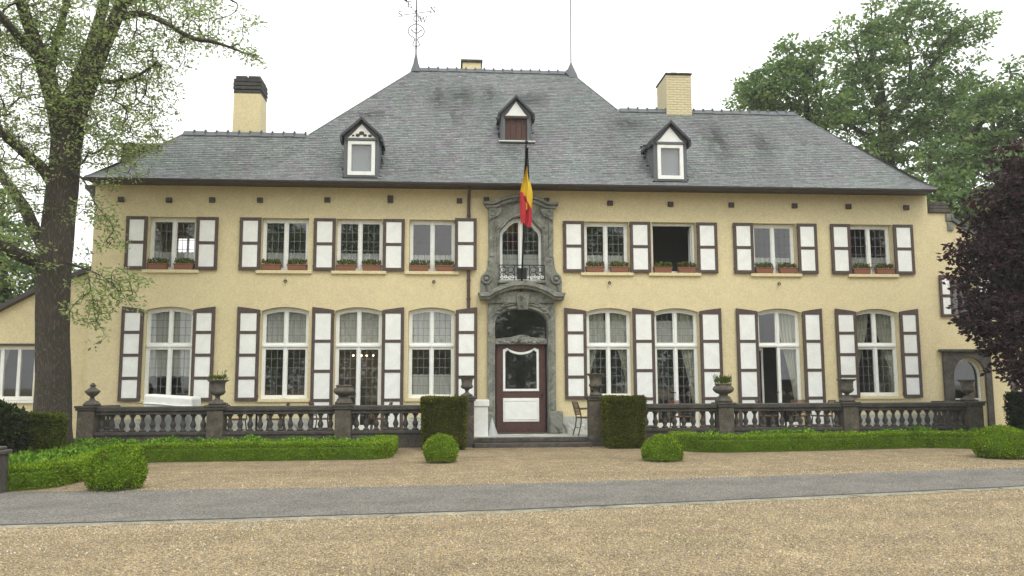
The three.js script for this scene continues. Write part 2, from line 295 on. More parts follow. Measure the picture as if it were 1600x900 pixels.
/* windows */
const bar = 0.011;
function leads(x0, x1, y0, y1, nx, ny, z, top) {
  const g = []; for (let i = 1; i < nx; i++) { const x = x0 + (x1 - x0) * i / nx; g.push(box(x - bar / 2, x + bar / 2, y0, top ? top(x) : y1, z - 0.004, z + 0.004)); }
  for (let j = 1; j < ny; j++) { const y = y0 + (y1 - y0) * j / ny; g.push(box(x0, x1, y - bar / 2, y + bar / 2, z - 0.005, z + 0.005)); }
  return join(g);
}
// hanging cloth: edges(v) gives its left and right side from top (v = 0) to bottom
function hang(y1, y0, z, edges, folds, depth, seed = 1, nu = 60, nv = 14) {
  const pos = [], idx = [];
  for (let j = 0; j <= nv; j++) { const v = j / nv, [a, b] = edges(v); for (let i = 0; i <= nu; i++) { const u = i / nu; pos.push(a + (b - a) * u, y1 + (y0 - y1) * v + 0.008 * Math.sin(u * folds * 6.3 + seed), z + depth * Math.sin(u * folds * 6.283 + seed + 1.3 * Math.sin(v * 2 + seed)) + depth * 0.4 * Math.sin(u * folds * 14 + seed * 2)); } }
  for (let j = 0; j < nv; j++) for (let i = 0; i < nu; i++) { const a = j * (nu + 1) + i, b = a + nu + 1; idx.push(a, b, a + 1, a + 1, b, b + 1); }
  const g = new THREE.BufferGeometry(); g.setAttribute('position', new THREE.Float32BufferAttribute(pos, 3)); g.setIndex(idx); g.computeVertexNormals(); return g;
}
const rectPts = (x0, x1, y0, y1) => [[x0, y0], [x1, y0], [x1, y1], [x0, y1]];
const ZF0 = -0.235, ZF1 = -0.165, ZP = -0.2;
UP.forEach((cx, i) => {
  const x0 = cx - W / 2 + 0.004, x1 = cx + W / 2 - 0.004, y0 = U0 + 0.004, y1 = U1 - 0.004, open = i === 5;
  const f = poly(rectPts(x0, x1, y0, y1));
  const L = rectPts(x0 + 0.095, cx - 0.06, y0 + 0.08, y1 - 0.105), Rr = rectPts(cx + 0.06, x1 - 0.095, y0 + 0.08, y1 - 0.105);
  if (open) f.holes.push(hole(rectPts(x0 + 0.06, x1 - 0.06, y0 + 0.06, y1 - 0.07))); else f.holes.push(hole(L), hole(Rr));
  const w = part(house, 'window', ext(f, ZF0, ZF1, 0.006), M.white);
  if (open) { // both casements swung inwards
    for (const s of [-1, 1]) {
      const sh = poly(rectPts(0, 0.5, y0 + 0.07, y1 - 0.08)); sh.holes.push(hole(rectPts(0.06, 0.44, y0 + 0.13, y1 - 0.14)));
      const c = part(w, 'casement', ext(sh, -0.02, 0.02, 0.004), M.white);
      c.position.set(cx + s * 0.54, 0, -0.26); c.rotation.y = s < 0 ? 1.75 : Math.PI - 1.75;
      const p = part(w, 'pane', box(0.05, 0.45, y0 + 0.12, y1 - 0.13, -0.002, 0.002), M.pane); p.position.copy(c.position); p.rotation.copy(c.rotation);
    }
  } else {
    part(w, 'meeting_stile', rbox(cx - 0.035, cx + 0.035, y0 + 0.02, y1 - 0.05, ZF1 + 0.001, ZF1 + 0.025, 0.01), M.white);
    for (const q of [L, Rr]) {
      part(w, 'pane', box(q[0][0] - 0.01, q[1][0] + 0.01, q[0][1] - 0.01, q[2][1] + 0.01, ZP - 0.002, ZP + 0.002), M.pane);
      part(w, 'leading', leads(q[0][0], q[1][0], q[0][1], q[2][1], 3, 5, ZP + 0.008), M.leading);
      part(w, 'net_curtain', hang(y0 + (i === 3 || i === 6 ? 0.47 : 0.5), y0 + 0.06, -0.29, () => [q[0][0] - 0.05, q[1][0] + 0.05], 6, 0.012, i + q[0][0]), M.curtain);
    }
  }
  part(house, 'sill', rbox(cx - 0.72, cx + 0.72, 4.38, 4.468, -0.1, 0.07, 0.012), M.stucco);
  if ([1, 3, 4, 6].includes(i)) part(house, 'wall_hook', join([rod([cx + 0.05, 4.2, 0], [cx + 0.05, 4.2, 0.07], 0.012), new THREE.TorusGeometry(0.035, 0.012, 6, 12).translate(cx + 0.05, 4.18, 0.07)]), M.iron);
});
LO.forEach((cx, i) => {
  const y0 = lowBottom[i] + 0.004, w = W - 0.008, sp = SPRING - 0.004, top = x => sp + archY(x - cx, w, RISE), T = 2.50, tw = 0.045;
  const f = poly(archPts(cx, w, y0, sp, RISE)), lights = [];
  const foot = french[i] ? 0.2 : 0.1, mx = 0.058, sx = 0.095;
  for (const s of [-1, 1]) {
    const a = s < 0 ? cx - w / 2 + sx : cx + mx, b = s < 0 ? cx - mx : cx + w / 2 - sx;
    lights.push([a, b, y0 + foot, T - tw - 0.05, 0], [a, b, T + tw + 0.04, 0, 1]);
  }
  const ajar = i === 6;
  for (const [a, b, c, d, up] of lights) {
    if (up) { const p = [[a, c], [b, c]]; for (let k = 0; k <= 6; k++) { const x = b - (b - a) * k / 6; p.push([x, top(x) - 0.11]); } f.holes.push(hole(p)); }
    else if (ajar && a < cx) f.holes.push(hole(rectPts(cx - w / 2 + 0.05, cx - 0.035, y0 + 0.04, T - tw)));
    else f.holes.push(hole(rectPts(a, b, c, d)));
  }
  const win = part(house, 'window', ext(f, ZF0, ZF1, 0.006), M.white);
  part(win, 'transom', rbox(cx - w / 2 + 0.02, cx + w / 2 - 0.02, T - tw * 0.7, T + tw * 0.7, ZF1 + 0.001, ZF1 + 0.045, 0.015), M.white);
  part(win, 'meeting_stile', join([rbox(cx - 0.035, cx + 0.035, y0 + 0.02, T - tw * 0.7 - 0.002, ZF1 + 0.001, ZF1 + 0.028, 0.01), rbox(cx - 0.03, cx + 0.03, T + tw * 0.7 + 0.002, sp + 0.0, ZF1 + 0.001, ZF1 + 0.024, 0.01)]), M.white);
  for (const [a, b, c, d, up] of lights) {
    if (ajar && !up && a < cx) { // the left leaf stands open into the room
      const h = T - tw - y0 - 0.05, sh = poly(rectPts(0, 0.5, 0, h)); sh.holes.push(hole(rectPts(0.07, 0.43, 0.17, h - 0.07)));
      const leaf = part(win, 'door_leaf', ext(sh, -0.022, 0.022, 0.004), M.white); leaf.position.set(cx - w / 2 + 0.05, y0 + 0.045, -0.24); leaf.rotation.y = 0.95;
      const pn = part(win, 'pane', box(0.06, 0.44, 0.16, h - 0.06, -0.002, 0.002), M.pane); pn.position.copy(leaf.position); pn.rotation.copy(leaf.rotation);
      continue;
    }
    const yt = up ? sp - 0.02 : d;
    if (up) { const p = [[a - 0.01, c - 0.01], [b + 0.01, c - 0.01]]; for (let k = 0; k <= 6; k++) { const x = b + 0.01 - (b - a + 0.02) * k / 6; p.push([x, top(x) - 0.095]); } part(win, 'pane', ext(poly(p), ZP - 0.002, ZP + 0.002), M.pane); }
    else part(win, 'pane', box(a - 0.01, b + 0.01, c - 0.01, d + 0.01, ZP - 0.002, ZP + 0.002), M.pane);
    if (i !== 6) part(win, 'leading', leads(a, b, c, up ? sp - 0.04 : d, 3, up ? 4 : french[i] ? 8 : 5, ZP + 0.008, up ? x => top(x) - 0.1 : null), M.leading);
  }
  if (i < 4) part(win, 'curtain', hang(SPRING + 0.1, T - 0.02, -0.29, () => [cx - 0.6, cx + 0.6], 9, 0.015, i), M.curtain);
  else if (i < 6) part(win, 'curtain', hang(SPRING - 0.22, T - 0.05, -0.29, () => [cx - 0.6, cx + 0.6], 9, 0.015, i), M.curtain);
  if (i === 0) part(win, 'curtain', hang(T - 0.03, 1.72, -0.3, () => [cx - 0.6, cx + 0.6], 5, 0.02, 3), M.curtain);
  if (i >= 4) for (const s of i === 5 ? [1] : i === 6 ? [1] : [-1, 1]) part(win, 'drape', hang(SPRING + 0.02, y0 + 0.05, -0.335, v => { const k = Math.pow(Math.sin(Math.min(1, v * 1.08) * 1.57), 2), reach = 0.56 - 0.42 * k + 0.06 * Math.max(0, v - 0.85) * 6; return s < 0 ? [cx - 0.64, cx - 0.64 + reach] : [cx + 0.64 - reach, cx + 0.64]; }, 5, 0.028, i + s), M.drape);
  if (i === 3) part(win, 'curtain', hang(1.75, y0 + 0.02, -0.3, () => [cx - 0.6, cx + 0.6], 7, 0.012, 8), M.curtain);
  if (!french[i]) part(house, 'sill', rbox(cx - 0.68, cx + 0.68, SILL - 0.075, SILL - 0.004, -0.1, 0.05, 0.012), M.stucco);
  else part(win, 'handle', join([rod([cx - 0.05, 1.25, ZF1 + 0.02], [cx - 0.05, 1.25, ZF1 + 0.08], 0.012), rod([cx - 0.05, 1.25, ZF1 + 0.08], [cx - 0.16, 1.24, ZF1 + 0.08], 0.011)]), M.iron);
});

/* shutters: a brown frame with sunk white panels */
function shutter(x0, x1, yb, yt, cuts, rise, tilt = 0, z = 0.03) { // rise > 0: top climbs to the left, < 0: to the right
  const w = x1 - x0, s = 0.085, n = cuts.length + 1, ys = [yb, ...cuts.map(c => yb + (yt - yb) * c), yt];
  const topAt = x => yt + (rise > 0 ? rise * Math.pow(1 - (x - x0) / w, 0.8) : -rise * Math.pow((x - x0) / w, 0.8));
  const o = [[x0, yb], [x1, yb]]; for (let k = 0; k <= 6; k++) { const x = x1 - w * k / 6; o.push([x, rise ? topAt(x) : yt]); }
  const f = poly(o), P = [];
  for (let k = 0; k < n; k++) { const a = ys[k] + (k ? 0.04 : s), b = ys[k + 1] - (k === n - 1 ? s : 0.04); P.push([a, b]); f.holes.push(hole(rectPts(x0 + s, x1 - s, a, b))); }
  const m = part(house, 'shutter', ext(f, z, z + 0.045, 0.006), M.shutter);
  for (const [a, b] of P) part(m, 'panel', box(x0 + s - 0.004, x1 - s + 0.004, a - 0.004, b + 0.004, z + 0.008, z + 0.03), M.panel);
  part(m, 'hinge', join([yb + 0.12, yt - 0.12].map(y => rod([rise > 0 ? x1 : x0, y - 0.03, z + 0.02], [rise > 0 ? x1 : x0, y + 0.03, z + 0.02], 0.014))), M.iron);
  return m;
}
for (const [x0, x1, dy] of [[-10.28, -9.74, 0], [-8.5, -7.94, 0], [-7.39, -6.84, 0], [-5.48, -4.91, 0], [-3.67, -3.1, 0], [-1.77, -1.19, 0.03], [1.14, 1.71, 0], [2.96, 3.53, 0], [4.81, 5.38, 0], [5.83, 6.39, 0], [7.63, 8.19, 0], [8.58, 9.14, 0], [10.38, 10.95, 0]])
  shutter(x0, x1, 4.465 + dy, 5.86 + dy, [0.51], 0, 0, dy ? 0.1 : 0.03);
for (const [x0, x1, side, win] of [[-10.28, -9.73, 1, 0], [-8.49, -7.94, -1, 0], [-7.38, -6.8, 1, 1], [-5.47, -4.9, 1, 2], [-3.66, -3.09, -1, 2], [-1.74, -1.17, -1, 3], [1.15, 1.74, 1, 4], [2.99, 3.58, 1, 5], [4.82, 5.42, -1, 5], [5.83, 6.43, 1, 6], [7.67, 8.23, -1, 6], [8.6, 9.19, 1, 7], [10.42, 10.96, -1, 7]])
  french[win] ? shutter(x0, x1, 0.31, SPRING + 0.02, [0.25, 0.49, 0.74], side * 0.085, 0, 0.03) : shutter(x0, x1, 1.085, SPRING + 0.02, [0.25, 0.5, 0.75], side * 0.085, 0, x0 > -2 && x0 < 0 ? 0.112 : 0.03);

/* the beam ends under the eaves, gutter and downpipe */
[[-10.45, 6.3], [-9.23, 6.3], [-8.13, 6.32], [-6.9, 6.33], [-5.15, 6.36], [-3.49, 6.4, 0.2], [-1.65, 6.38], [-0.93, 6.42], [0.7, 6.42], [2.44, 6.37], [4.11, 6.36], [5.81, 6.36], [7.6, 6.36], [9.14, 6.36], [10.81, 6.35]].forEach(([x, y, h = 0.135]) => part(house, 'beam_end', rbox(x - 0.075, x + 0.075, y - h / 2, y + h / 2, 0.002, 0.075, 0.012), M.beam));
{
  const gsh = new THREE.Shape(); gsh.absarc(0, 0, 0.075, Math.PI, 2 * Math.PI, false); gsh.lineTo(0.062, 0); gsh.absarc(0, 0, 0.062, 0, Math.PI, true);
  part(house, 'gutter', metres(new THREE.ExtrudeGeometry(gsh, { depth: 22.5, bevelEnabled: false, curveSegments: 8 }).rotateY(Math.PI / 2).translate(-11.18, 6.72, 0.63)), M.gutter);
  part(house, 'soffit', box(-11.16, 11.3, 6.702, 6.73, 0.002, 0.54), M.gutter);
  part(house, 'downpipe', join([tube([[-1.39, 6.66, 0.55], [-1.39, 6.6, 0.35], [-1.395, 6.5, 0.1], [-1.4, 6.3, 0.055], [-1.4, 5, 0.05], [-1.4, 3.6, 0.055], [-1.41, 1, 0.05], [-1.41, 0.22, 0.05]], 0.042, 60, 8), ...[5.95, 4.2, 3.7, 2.2].map(y => rod([-1.4, y, 0.05], [-1.4, y + 0.05, 0.05], 0.055, 0.055, 8))]), M.pipe);
  part(house, 'corner_bracket', ext(poly([[-11.13, 6.7], [-11.13, 6.15], [-11.16, 6.15], [-11.2, 6.35], [-11.3, 6.5], [-11.42, 6.6], [-11.42, 6.7]]), -0.2, -0.05, 0.01), M.gutter);
}

/* the stone door case */
{
  const dh = doorHole(), s = poly([[-0.88, FLOOR], dh[0], ...dh.slice(2).reverse(), dh[1], [0.88, FLOOR], [0.88, 3.72], [-0.88, 3.72]]);
  const dc = part(house, 'door_case', ext(s, -0.32, 0.1, 0.012), M.stone);
  const off = (k) => { const p = []; p.push([-0.7 - k, FLOOR + 0.5]); for (let i = 18; i >= 0; i--) { const a = Math.PI * i / 18; p.push([(0.7 + k) * Math.cos(a), 3.02 + (0.46 + k) * Math.pow(Math.sin(a), 0.8)]); } p.push([0.7 + k, FLOOR + 0.5]); return p; };
  for (const [k, r, z] of [[0.035, 0.03, 0.1], [0.13, 0.035, 0.115]]) part(dc, 'moulding', tube(off(k).map(([x, y]) => [x, y, z]), r, 90, 7), M.stone);
  for (const sx of [-1, 1]) {
    part(dc, 'pedestal', rbox(sx * 0.9 - 0.17, sx * 0.9 + 0.17, FLOOR, 0.78, 0.03, 0.2, 0.03), M.stone);
    part(dc, 'pilaster', rbox(sx * 0.83 - 0.07, sx * 0.83 + 0.07, 0.79, 3.45, 0.03, 0.14, 0.02), M.stone);
    // scrolled ears between the two storeys
    part(dc, 'scroll', join([ext(poly([[0.3, 3.85], [1.08, 3.85], [1.09, 4.2], [1.05, 4.36], [0.95, 4.46], [0.9, 4.6], [0.88, 4.85], [0.62, 4.85], [0.62, 4.1], [0.3, 4.0]].map(([x, y]) => [sx * x, y])), 0.003, 0.09, 0.012), new THREE.TorusGeometry(0.12, 0.035, 8, 20).translate(sx * 0.93, 4.27, 0.1), new THREE.SphereGeometry(0.06, 10, 8).translate(sx * 0.93, 4.27, 0.1)]), M.stone);
    part(dc, 'carved_leaf', join([...Array(6)].map((_, k) => new THREE.SphereGeometry(0.1, 8, 6).scale(0.8, 0.32, 0.5).rotateZ(sx * (-0.9 + k * 0.16)).translate(sx * (0.36 + 0.055 * k), 3.62 - 0.03 * k * k * 0.35, 0.13))), M.stone);
  }
  // hood: a cornice that sweeps up in the middle
  const hoodLine = (lift, n = 26) => { const up = [], lo = []; for (let i = 0; i <= n; i++) { const x = -1.13 + 2.26 * i / n, a = Math.abs(x), y = a > 0.88 ? 3.74 : 3.74 + 0.3 * Math.pow(Math.cos(a / 0.88 * Math.PI / 2), 0.85); up.push([x * (1 + lift * 0.3), y + 0.06 + lift]); lo.push([x * (1 - 0.02), y - 0.05 + lift]); } return poly([...lo, ...up.reverse()]); };
  part(dc, 'hood', ext(hoodLine(0), 0.004, 0.34, 0.02), M.stone);
  part(dc, 'hood_moulding', ext(hoodLine(0.075), 0.006, 0.42, 0.015), M.stone);
  part(dc, 'frieze', ext(poly([[-1.0, 3.70], [-0.88, 3.62], [0.88, 3.62], [1.0, 3.70], [0.88, 3.76], [0.4, 3.92], [-0.4, 3.92], [-0.88, 3.76]]), 0.102, 0.18, 0.01), M.stone);
  const key = part(dc, 'keystone', ext(poly([[-0.1, 3.44], [0.16, 3.44], [0.21, 3.86], [-0.15, 3.86]]), 0.05, 0.24, 0.02), M.stone);
  for (let k = 0; k < 4; k++) part(key, 'flute', rod([-0.055 + 0.058 * k, 3.5, 0.235], [-0.075 + 0.07 * k, 3.8, 0.24], 0.018, 0.022), M.stone);
  // upper storey: moulded case round the window
  const u = poly([[-0.87, 4.85], [-0.6, 4.85], [-0.6, 4.2], [0.6, 4.2], [0.6, 4.85], [0.87, 4.85], [0.87, 6.3], [-0.87, 6.3]]);
  const outer = poly([[-0.86, 4.1], [0.86, 4.1], [0.88, 6.28], [0.3, 6.4], [-0.3, 6.4], [-0.88, 6.28]]); outer.holes.push(hole(upperHole()));
  const uc = part(house, 'window_case', ext(outer, -0.28, 0.07, 0.012), M.stone);
  part(uc, 'moulding', tube(upperHole(-0.04).slice(1).concat([[-0.61, 4.24]]).map(([x, y]) => [x, y, 0.075]), 0.032, 90, 7), M.stone);
  const cl = []; const cu = []; for (let i = 0; i <= 30; i++) { const x = -1.02 + 2.04 * i / 30, a = Math.abs(x), y = a > 0.72 ? 6.28 : 6.28 + 0.2 * Math.pow(Math.cos(a / 0.72 * Math.PI / 2), 0.8); cl.push([x * 0.97, y - 0.02]); cu.push([x, y + 0.055]); }
  part(uc, 'cornice', ext(poly([...cl, ...cu.slice().reverse()]), 0.004, 0.27, 0.015), M.stone);
  part(uc, 'cornice_moulding', ext(poly([...cl.map(([x, y]) => [x * 0.94, y - 0.085]), ...cl.slice().reverse().map(([x, y]) => [x * 0.96, y - 0.004])]), 0.006, 0.19, 0.012), M.stone);
  for (const sx of [-1, 1]) {
    part(uc, 'corbel', join([ext(poly([[0.86, 6.17], [0.5, 6.17], [0.54, 6.05], [0.62, 5.96], [0.72, 5.92], [0.84, 5.84], [0.88, 5.98]].map(([x, y]) => [sx * x, y])), 0.06, 0.17, 0.02), new THREE.TorusGeometry(0.07, 0.026, 7, 16).translate(sx * 0.75, 6.05, 0.17)]), M.stone);
    part(uc, 'pilaster', rbox(sx * 0.8 - 0.06, sx * 0.8 + 0.06, 4.86, 5.9, 0.06, 0.105, 0.012), M.stone);
  }
  // window above the door
  const f = poly(upperHole(0.004)); f.holes.push(hole([[-0.49, 4.36], [-0.06, 4.36], [-0.06, 5.84], [-0.17, 5.83], [-0.3, 5.74], [-0.38, 5.64], [-0.46, 5.56], [-0.49, 5.48]]), hole([[0.06, 4.36], [0.49, 4.36], [0.49, 5.48], [0.46, 5.56], [0.38, 5.64], [0.3, 5.74], [0.17, 5.83], [0.06, 5.84]]));
  const w = part(house, 'window', ext(f, -0.2, -0.13, 0.006), M.white);
  part(w, 'meeting_stile', rbox(-0.035, 0.035, 4.3, 5.88, -0.129, -0.1, 0.01), M.white);
  for (const s2 of [-1, 1]) {
    part(w, 'pane', ext(poly([[0.05, 4.35], [0.5, 4.35], [0.5, 5.49], [0.4, 5.65], [0.3, 5.76], [0.17, 5.85], [0.05, 5.86]].map(([x, y]) => [s2 * x, y])), -0.166, -0.162), M.pane);
    part(w, 'leading', leads(Math.min(s2 * 0.06, s2 * 0.49), Math.max(s2 * 0.06, s2 * 0.49), 4.36, 5.8, 3, 6, -0.155, x => 5.84 - Math.max(0, Math.abs(x) - 0.1) * 0.7), M.leading);
    part(w, 'net_curtain', hang(4.98, 4.3, -0.26, () => [s2 * 0.03, s2 * 0.52], 6, 0.012, 2 + s2), M.curtain);
  }
  // balcony
  const b = part(house, 'balcony', join([rbox(-0.64, 0.64, 4.13, 4.205, 0.0, 0.36, 0.02), rbox(-0.6, 0.6, 4.06, 4.128, 0.0, 0.28, 0.02)]), M.stone);
  const rail = [], z = 0.31; rail.push(rbox(-0.61, 0.61, 4.595, 4.62, z - 0.014, z + 0.014, 0.005), rbox(-0.61, 0.61, 4.235, 4.255, z - 0.012, z + 0.012, 0.005));
  for (const x of [-0.6, -0.2, 0.2, 0.6]) rail.push(rod([x, 4.2, z], [x, 4.62, z], 0.012));
  for (const x of [-0.6, 0.6]) rail.push(rod([x, 4.6, z], [x, 4.6, 0.02], 0.011), rod([x, 4.245, z], [x, 4.245, 0.02], 0.01));
  for (const x of [-0.5, -0.3, 0.3, 0.5]) for (const [dy, r] of [[4.49, 0.075], [4.35, 0.075]]) rail.push(new THREE.TorusGeometry(r, 0.009, 6, 16).translate(x, dy, z));
  for (const x of [-0.4, 0.4, -0.1, 0.1]) rail.push(tube([[x - 0.08, 4.58, z], [x + 0.05, 4.5, z], [x - 0.05, 4.4, z], [x + 0.06, 4.33, z], [x - 0.02, 4.26, z]], 0.008, 20, 5));
  part(b, 'railing', join(rail), M.iron);
  part(b, 'railing_flowers', join([...Array(12)].map((_, k) => new THREE.TorusGeometry(0.032, 0.012, 5, 10).translate(-0.53 + 0.096 * k + (k > 5 ? 0.01 : 0), 4.275 + 0.015 * (k % 2), z + 0.01))), M.white);
  // carved transom bar and the light over the door
  const tp = [[-0.7, 2.54], [0.7, 2.54], [0.7, 2.70]]; for (let k = 0; k <= 24; k++) { const x = 0.66 - 1.32 * k / 24; tp.push([x, 2.70 + 0.085 * Math.exp(-x * x / 0.05) + 0.018 * Math.sin(x * 24) * Math.sin(x * 24) + (Math.abs(x) > 0.55 ? -0.015 : 0)]); } tp.push([-0.7, 2.70]);
  const tr = part(house, 'transom_bar', ext(poly(tp), -0.2, -0.03, 0.015), M.stone);
  part(tr, 'shell_carving', join([...[-1, 1].flatMap(s3 => [...Array(5)].map((_, k) => new THREE.SphereGeometry(0.075 - 0.006 * k, 8, 6).scale(1, 0.7, 0.6).translate(s3 * (0.12 + 0.11 * k), 2.60 + 0.025 * Math.sin(k * 2.1), -0.03))), new THREE.SphereGeometry(0.1, 12, 8).scale(1.1, 0.8, 0.7).translate(0, 2.63, -0.02)]), M.stone);
  part(house, 'pane', ext((() => { const p = [[-0.68, 2.68], [0.68, 2.68]]; for (let i = 0; i <= 14; i++) { const a = Math.PI * i / 14; p.push([0.69 * Math.cos(a), 3.01 + 0.46 * Math.pow(Math.sin(a), 0.8)]); } return poly(p); })(), -0.26, -0.255), M.pane);
  // the door: brown boards, glazed above, a white panel below
  const d = poly(rectPts(-0.66, 0.66, FLOOR + 0.015, 2.56)); 
  const ogee = (k) => { const a = -0.48 + k, c = 0.48 - k, p = [[a, 1.3 + k], [c, 1.3 + k], [c, 2.4 - k], [0.36 - k * 0.4, 2.45 - k]]; for (let i = 0; i <= 12; i++) { const x = 0.32 - k * 0.4 - (0.64 - k * 0.8) * i / 12; p.push([x, 2.33 - k + 0.085 * Math.pow(Math.abs(x) / 0.32, 2)]); } p.push([-0.36 + k * 0.4, 2.45 - k], [a, 2.4 - k]); return p; };
  d.holes.push(hole(ogee(0.02)));
  const door = part(house, 'front_door', ext(d, -0.24, -0.17, 0.008), M.door);
  const wf = poly(ogee(0)); wf.holes.push(hole(ogee(0.062))); part(door, 'glazing_frame', ext(wf, -0.169, -0.14, 0.008), M.white);
  part(door, 'pane', ext(poly(ogee(0.03)), -0.21, -0.206), M.pane);
  part(door, 'lower_panel', rbox(-0.48, 0.48, 0.5, 1.12, -0.169, -0.145, 0.012), M.white);
  part(door, 'panel_moulding', join([rbox(-0.42, 0.42, 0.56, 0.575, -0.144, -0.13, 0.005), rbox(-0.42, 0.42, 1.045, 1.06, -0.144, -0.13, 0.005), rbox(-0.435, -0.42, 0.56, 1.06, -0.144, -0.13, 0.005), rbox(0.42, 0.435, 0.56, 1.06, -0.144, -0.13, 0.005)]), M.white);
  part(door, 'handle', join([new THREE.SphereGeometry(0.035, 12, 8).translate(0.56, 1.2, -0.11), rod([0.56, 1.2, -0.17], [0.56, 1.2, -0.12], 0.014)]), M.iron);
  part(house, 'threshold', rbox(-0.74, 0.74, 0.204, 0.225, -0.25, 0.16, 0.008), M.darkStone);
}
console.log('house front done');

/* ------------------------------------------------ roof */
const EY = 6.76, tan47 = Math.tan(47 * Math.PI / 180);
const flare = y => y < 7.25 ? 0.14 * Math.pow((7.25 - y) / 0.49, 2) : 0;
const roofZ = y => -1.12 + (8.45 - y) / tan47 + flare(y);
const roofL = y => y < 8.45 ? -9.25 - (8.45 - y) * 1.05 - flare(y) * 0.9 : -5.89 + (y - 8.45) * (2.86 / 3.13);
const roofR = y => y < 9.8 ? 8.75 + (9.8 - y) * 0.845 + flare(y) * 0.5 : 3.19 - (y - 9.8) * (1.17 / 1.78);
const RY = 11.58;
const dormers = [ // middle, half width of the face, foot of the face, depth position, top of the cheeks, apex
  { x: -4.24, h: 0.46, y0: 6.9, z: 0.36, eave: 8.02, apex: 8.44, hatch: 0 },
  { x: -0.04, h: 0.44, y0: 8.34, z: -0.95, eave: 9.14, apex: 9.6, hatch: 1 },
  { x: 4.05, h: 0.46, y0: 6.92, z: 0.35, eave: 8.07, apex: 8.52, hatch: 0 },
];
{
  const tri = (...p) => { const g = new THREE.BufferGeometry(), v = []; for (let i = 1; i < p.length - 1; i++) v.push(...p[0], ...p[i], ...p[i + 1]); g.setAttribute('position', new THREE.Float32BufferAttribute(v, 3)); g.computeVertexNormals(); return metres(g); };
  const strips = [], ys = [EY, 6.85, 6.95, 7.05, 7.15, 7.3, 8.4499, 8.4501, 9.7999, 9.8001, RY];
  for (let i = 0; i < ys.length - 1; i++) { const a = ys[i], b = ys[i + 1], d = -0.035; if (b - a < 0.01) continue; strips.push(tri([roofL(a), a + d, roofZ(a) + d], [roofR(a), a + d, roofZ(a) + d], [roofR(b), b + d, roofZ(b) + d], [roofL(b), b + d, roofZ(b) + d])); }
  const e = EY - 0.03, cL = roofL(8.4501), cR = roofR(9.8001), zl = roofZ(8.45), zr = roofZ(9.8), zc = roofZ(RY);
  strips.push(tri([roofL(e), e, roofZ(e)], [-9.25, 8.45, zl], [roofL(e), e, -2.8]), tri([-9.25, 8.45, zl], [cL, 8.45, zl], [cL, e, -2.8], [roofL(e), e, -2.8]),
    tri([-3.03, RY, zc], [cL, 8.45, zl], [-7.44, e, 0.3], [-7.44, e, -8.5]), tri([2.02, RY, zc], [5.2, e, -8.5], [5.2, e, 0.3], [cR, 9.8, zr]), tri([-3.03, RY, zc], [-7.44, e, -8.5], [5.2, e, -8.5], [2.02, RY, zc]),
    tri([cR, 9.8, zr], [8.75, 9.8, zr], [roofR(e), e, -5.3], [cR, e, -5.3]), tri([8.75, 9.8, zr], [roofR(e), e, roofZ(e)], [roofR(e), e, -5.3]));
  const roof = part(house, 'roof', mergeGeometries(strips), M.deck);
  // slates, laid in courses with broken joints; each a thin tilted piece with its own tone
  const r = rngOf(31), P = [], Cc = [], I = [], UVs = [];
  const tone = (x, y) => {
    const n = fbm(x * 0.5, y * 0.5, 1.2, 4), m = fbm(x * 1.6, y * 1.1, 6.4, 3); let g = 0.93 + 0.3 * n + (r() - 0.5) * 0.26; const t = r();
    let c = t < 0.42 ? [0.222, 0.25, 0.24] : t < 0.62 ? [0.226, 0.224, 0.242] : t < 0.88 ? [0.25, 0.268, 0.258] : [0.18, 0.19, 0.188];
    const vio = smooth(0.0, 0.3, m) * 0.55, grn = smooth(0.05, 0.3, fbm(x * 0.9, y * 1.4, 16.4, 3)); c = [c[0] * (1 - 0.05 * grn), c[1] * (1 + 0.02 * grn), c[2] * (1 - 0.04 * grn)]; c = [c[0] * (1 + 0.1 * vio), c[1] * (1 - 0.06 * vio), c[2] * (1 + 0.06 * vio)];
    // dark streaks of moss below the ridge, as in the photograph, and paler lichen low down
    let s = 0; for (const [mx, my, wx, wy] of [[-2.25, 10.1, 0.22, 0.75], [-1.6, 10.25, 0.33, 0.55], [-1.72, 9.6, 0.16, 0.5], [-0.75, 10.3, 0.18, 0.45], [0.55, 10.2, 0.4, 0.35], [3.4, 9.2, 0.4, 0.3], [5.9, 8.6, 0.3, 0.8], [-4.3, 9.35, 0.5, 0.2], [7.2, 8.3, 0.2, 0.5]]) s = Math.max(s, Math.exp(-Math.pow((x - mx) / (wx * 1.25), 2) - Math.pow((y - my) / wy, 2)) * clamp(0.85 + 2.4 * fbm(x * 7, y * 1.3, 3.3, 3), 0, 1));
    return c.map((q, i) => (q * (1 - 0.92 * s) + [0.05, 0.055, 0.045][i] * 0.92 * s) * g);
  };
  const inDormer = (x, y) => dormers.some(d => Math.abs(x - d.x) < d.h + 0.02 && y > d.y0 - 0.06 && y < d.eave + (d.apex - d.eave) * 0.6);
  let y = EY - 0.02, row = 0;
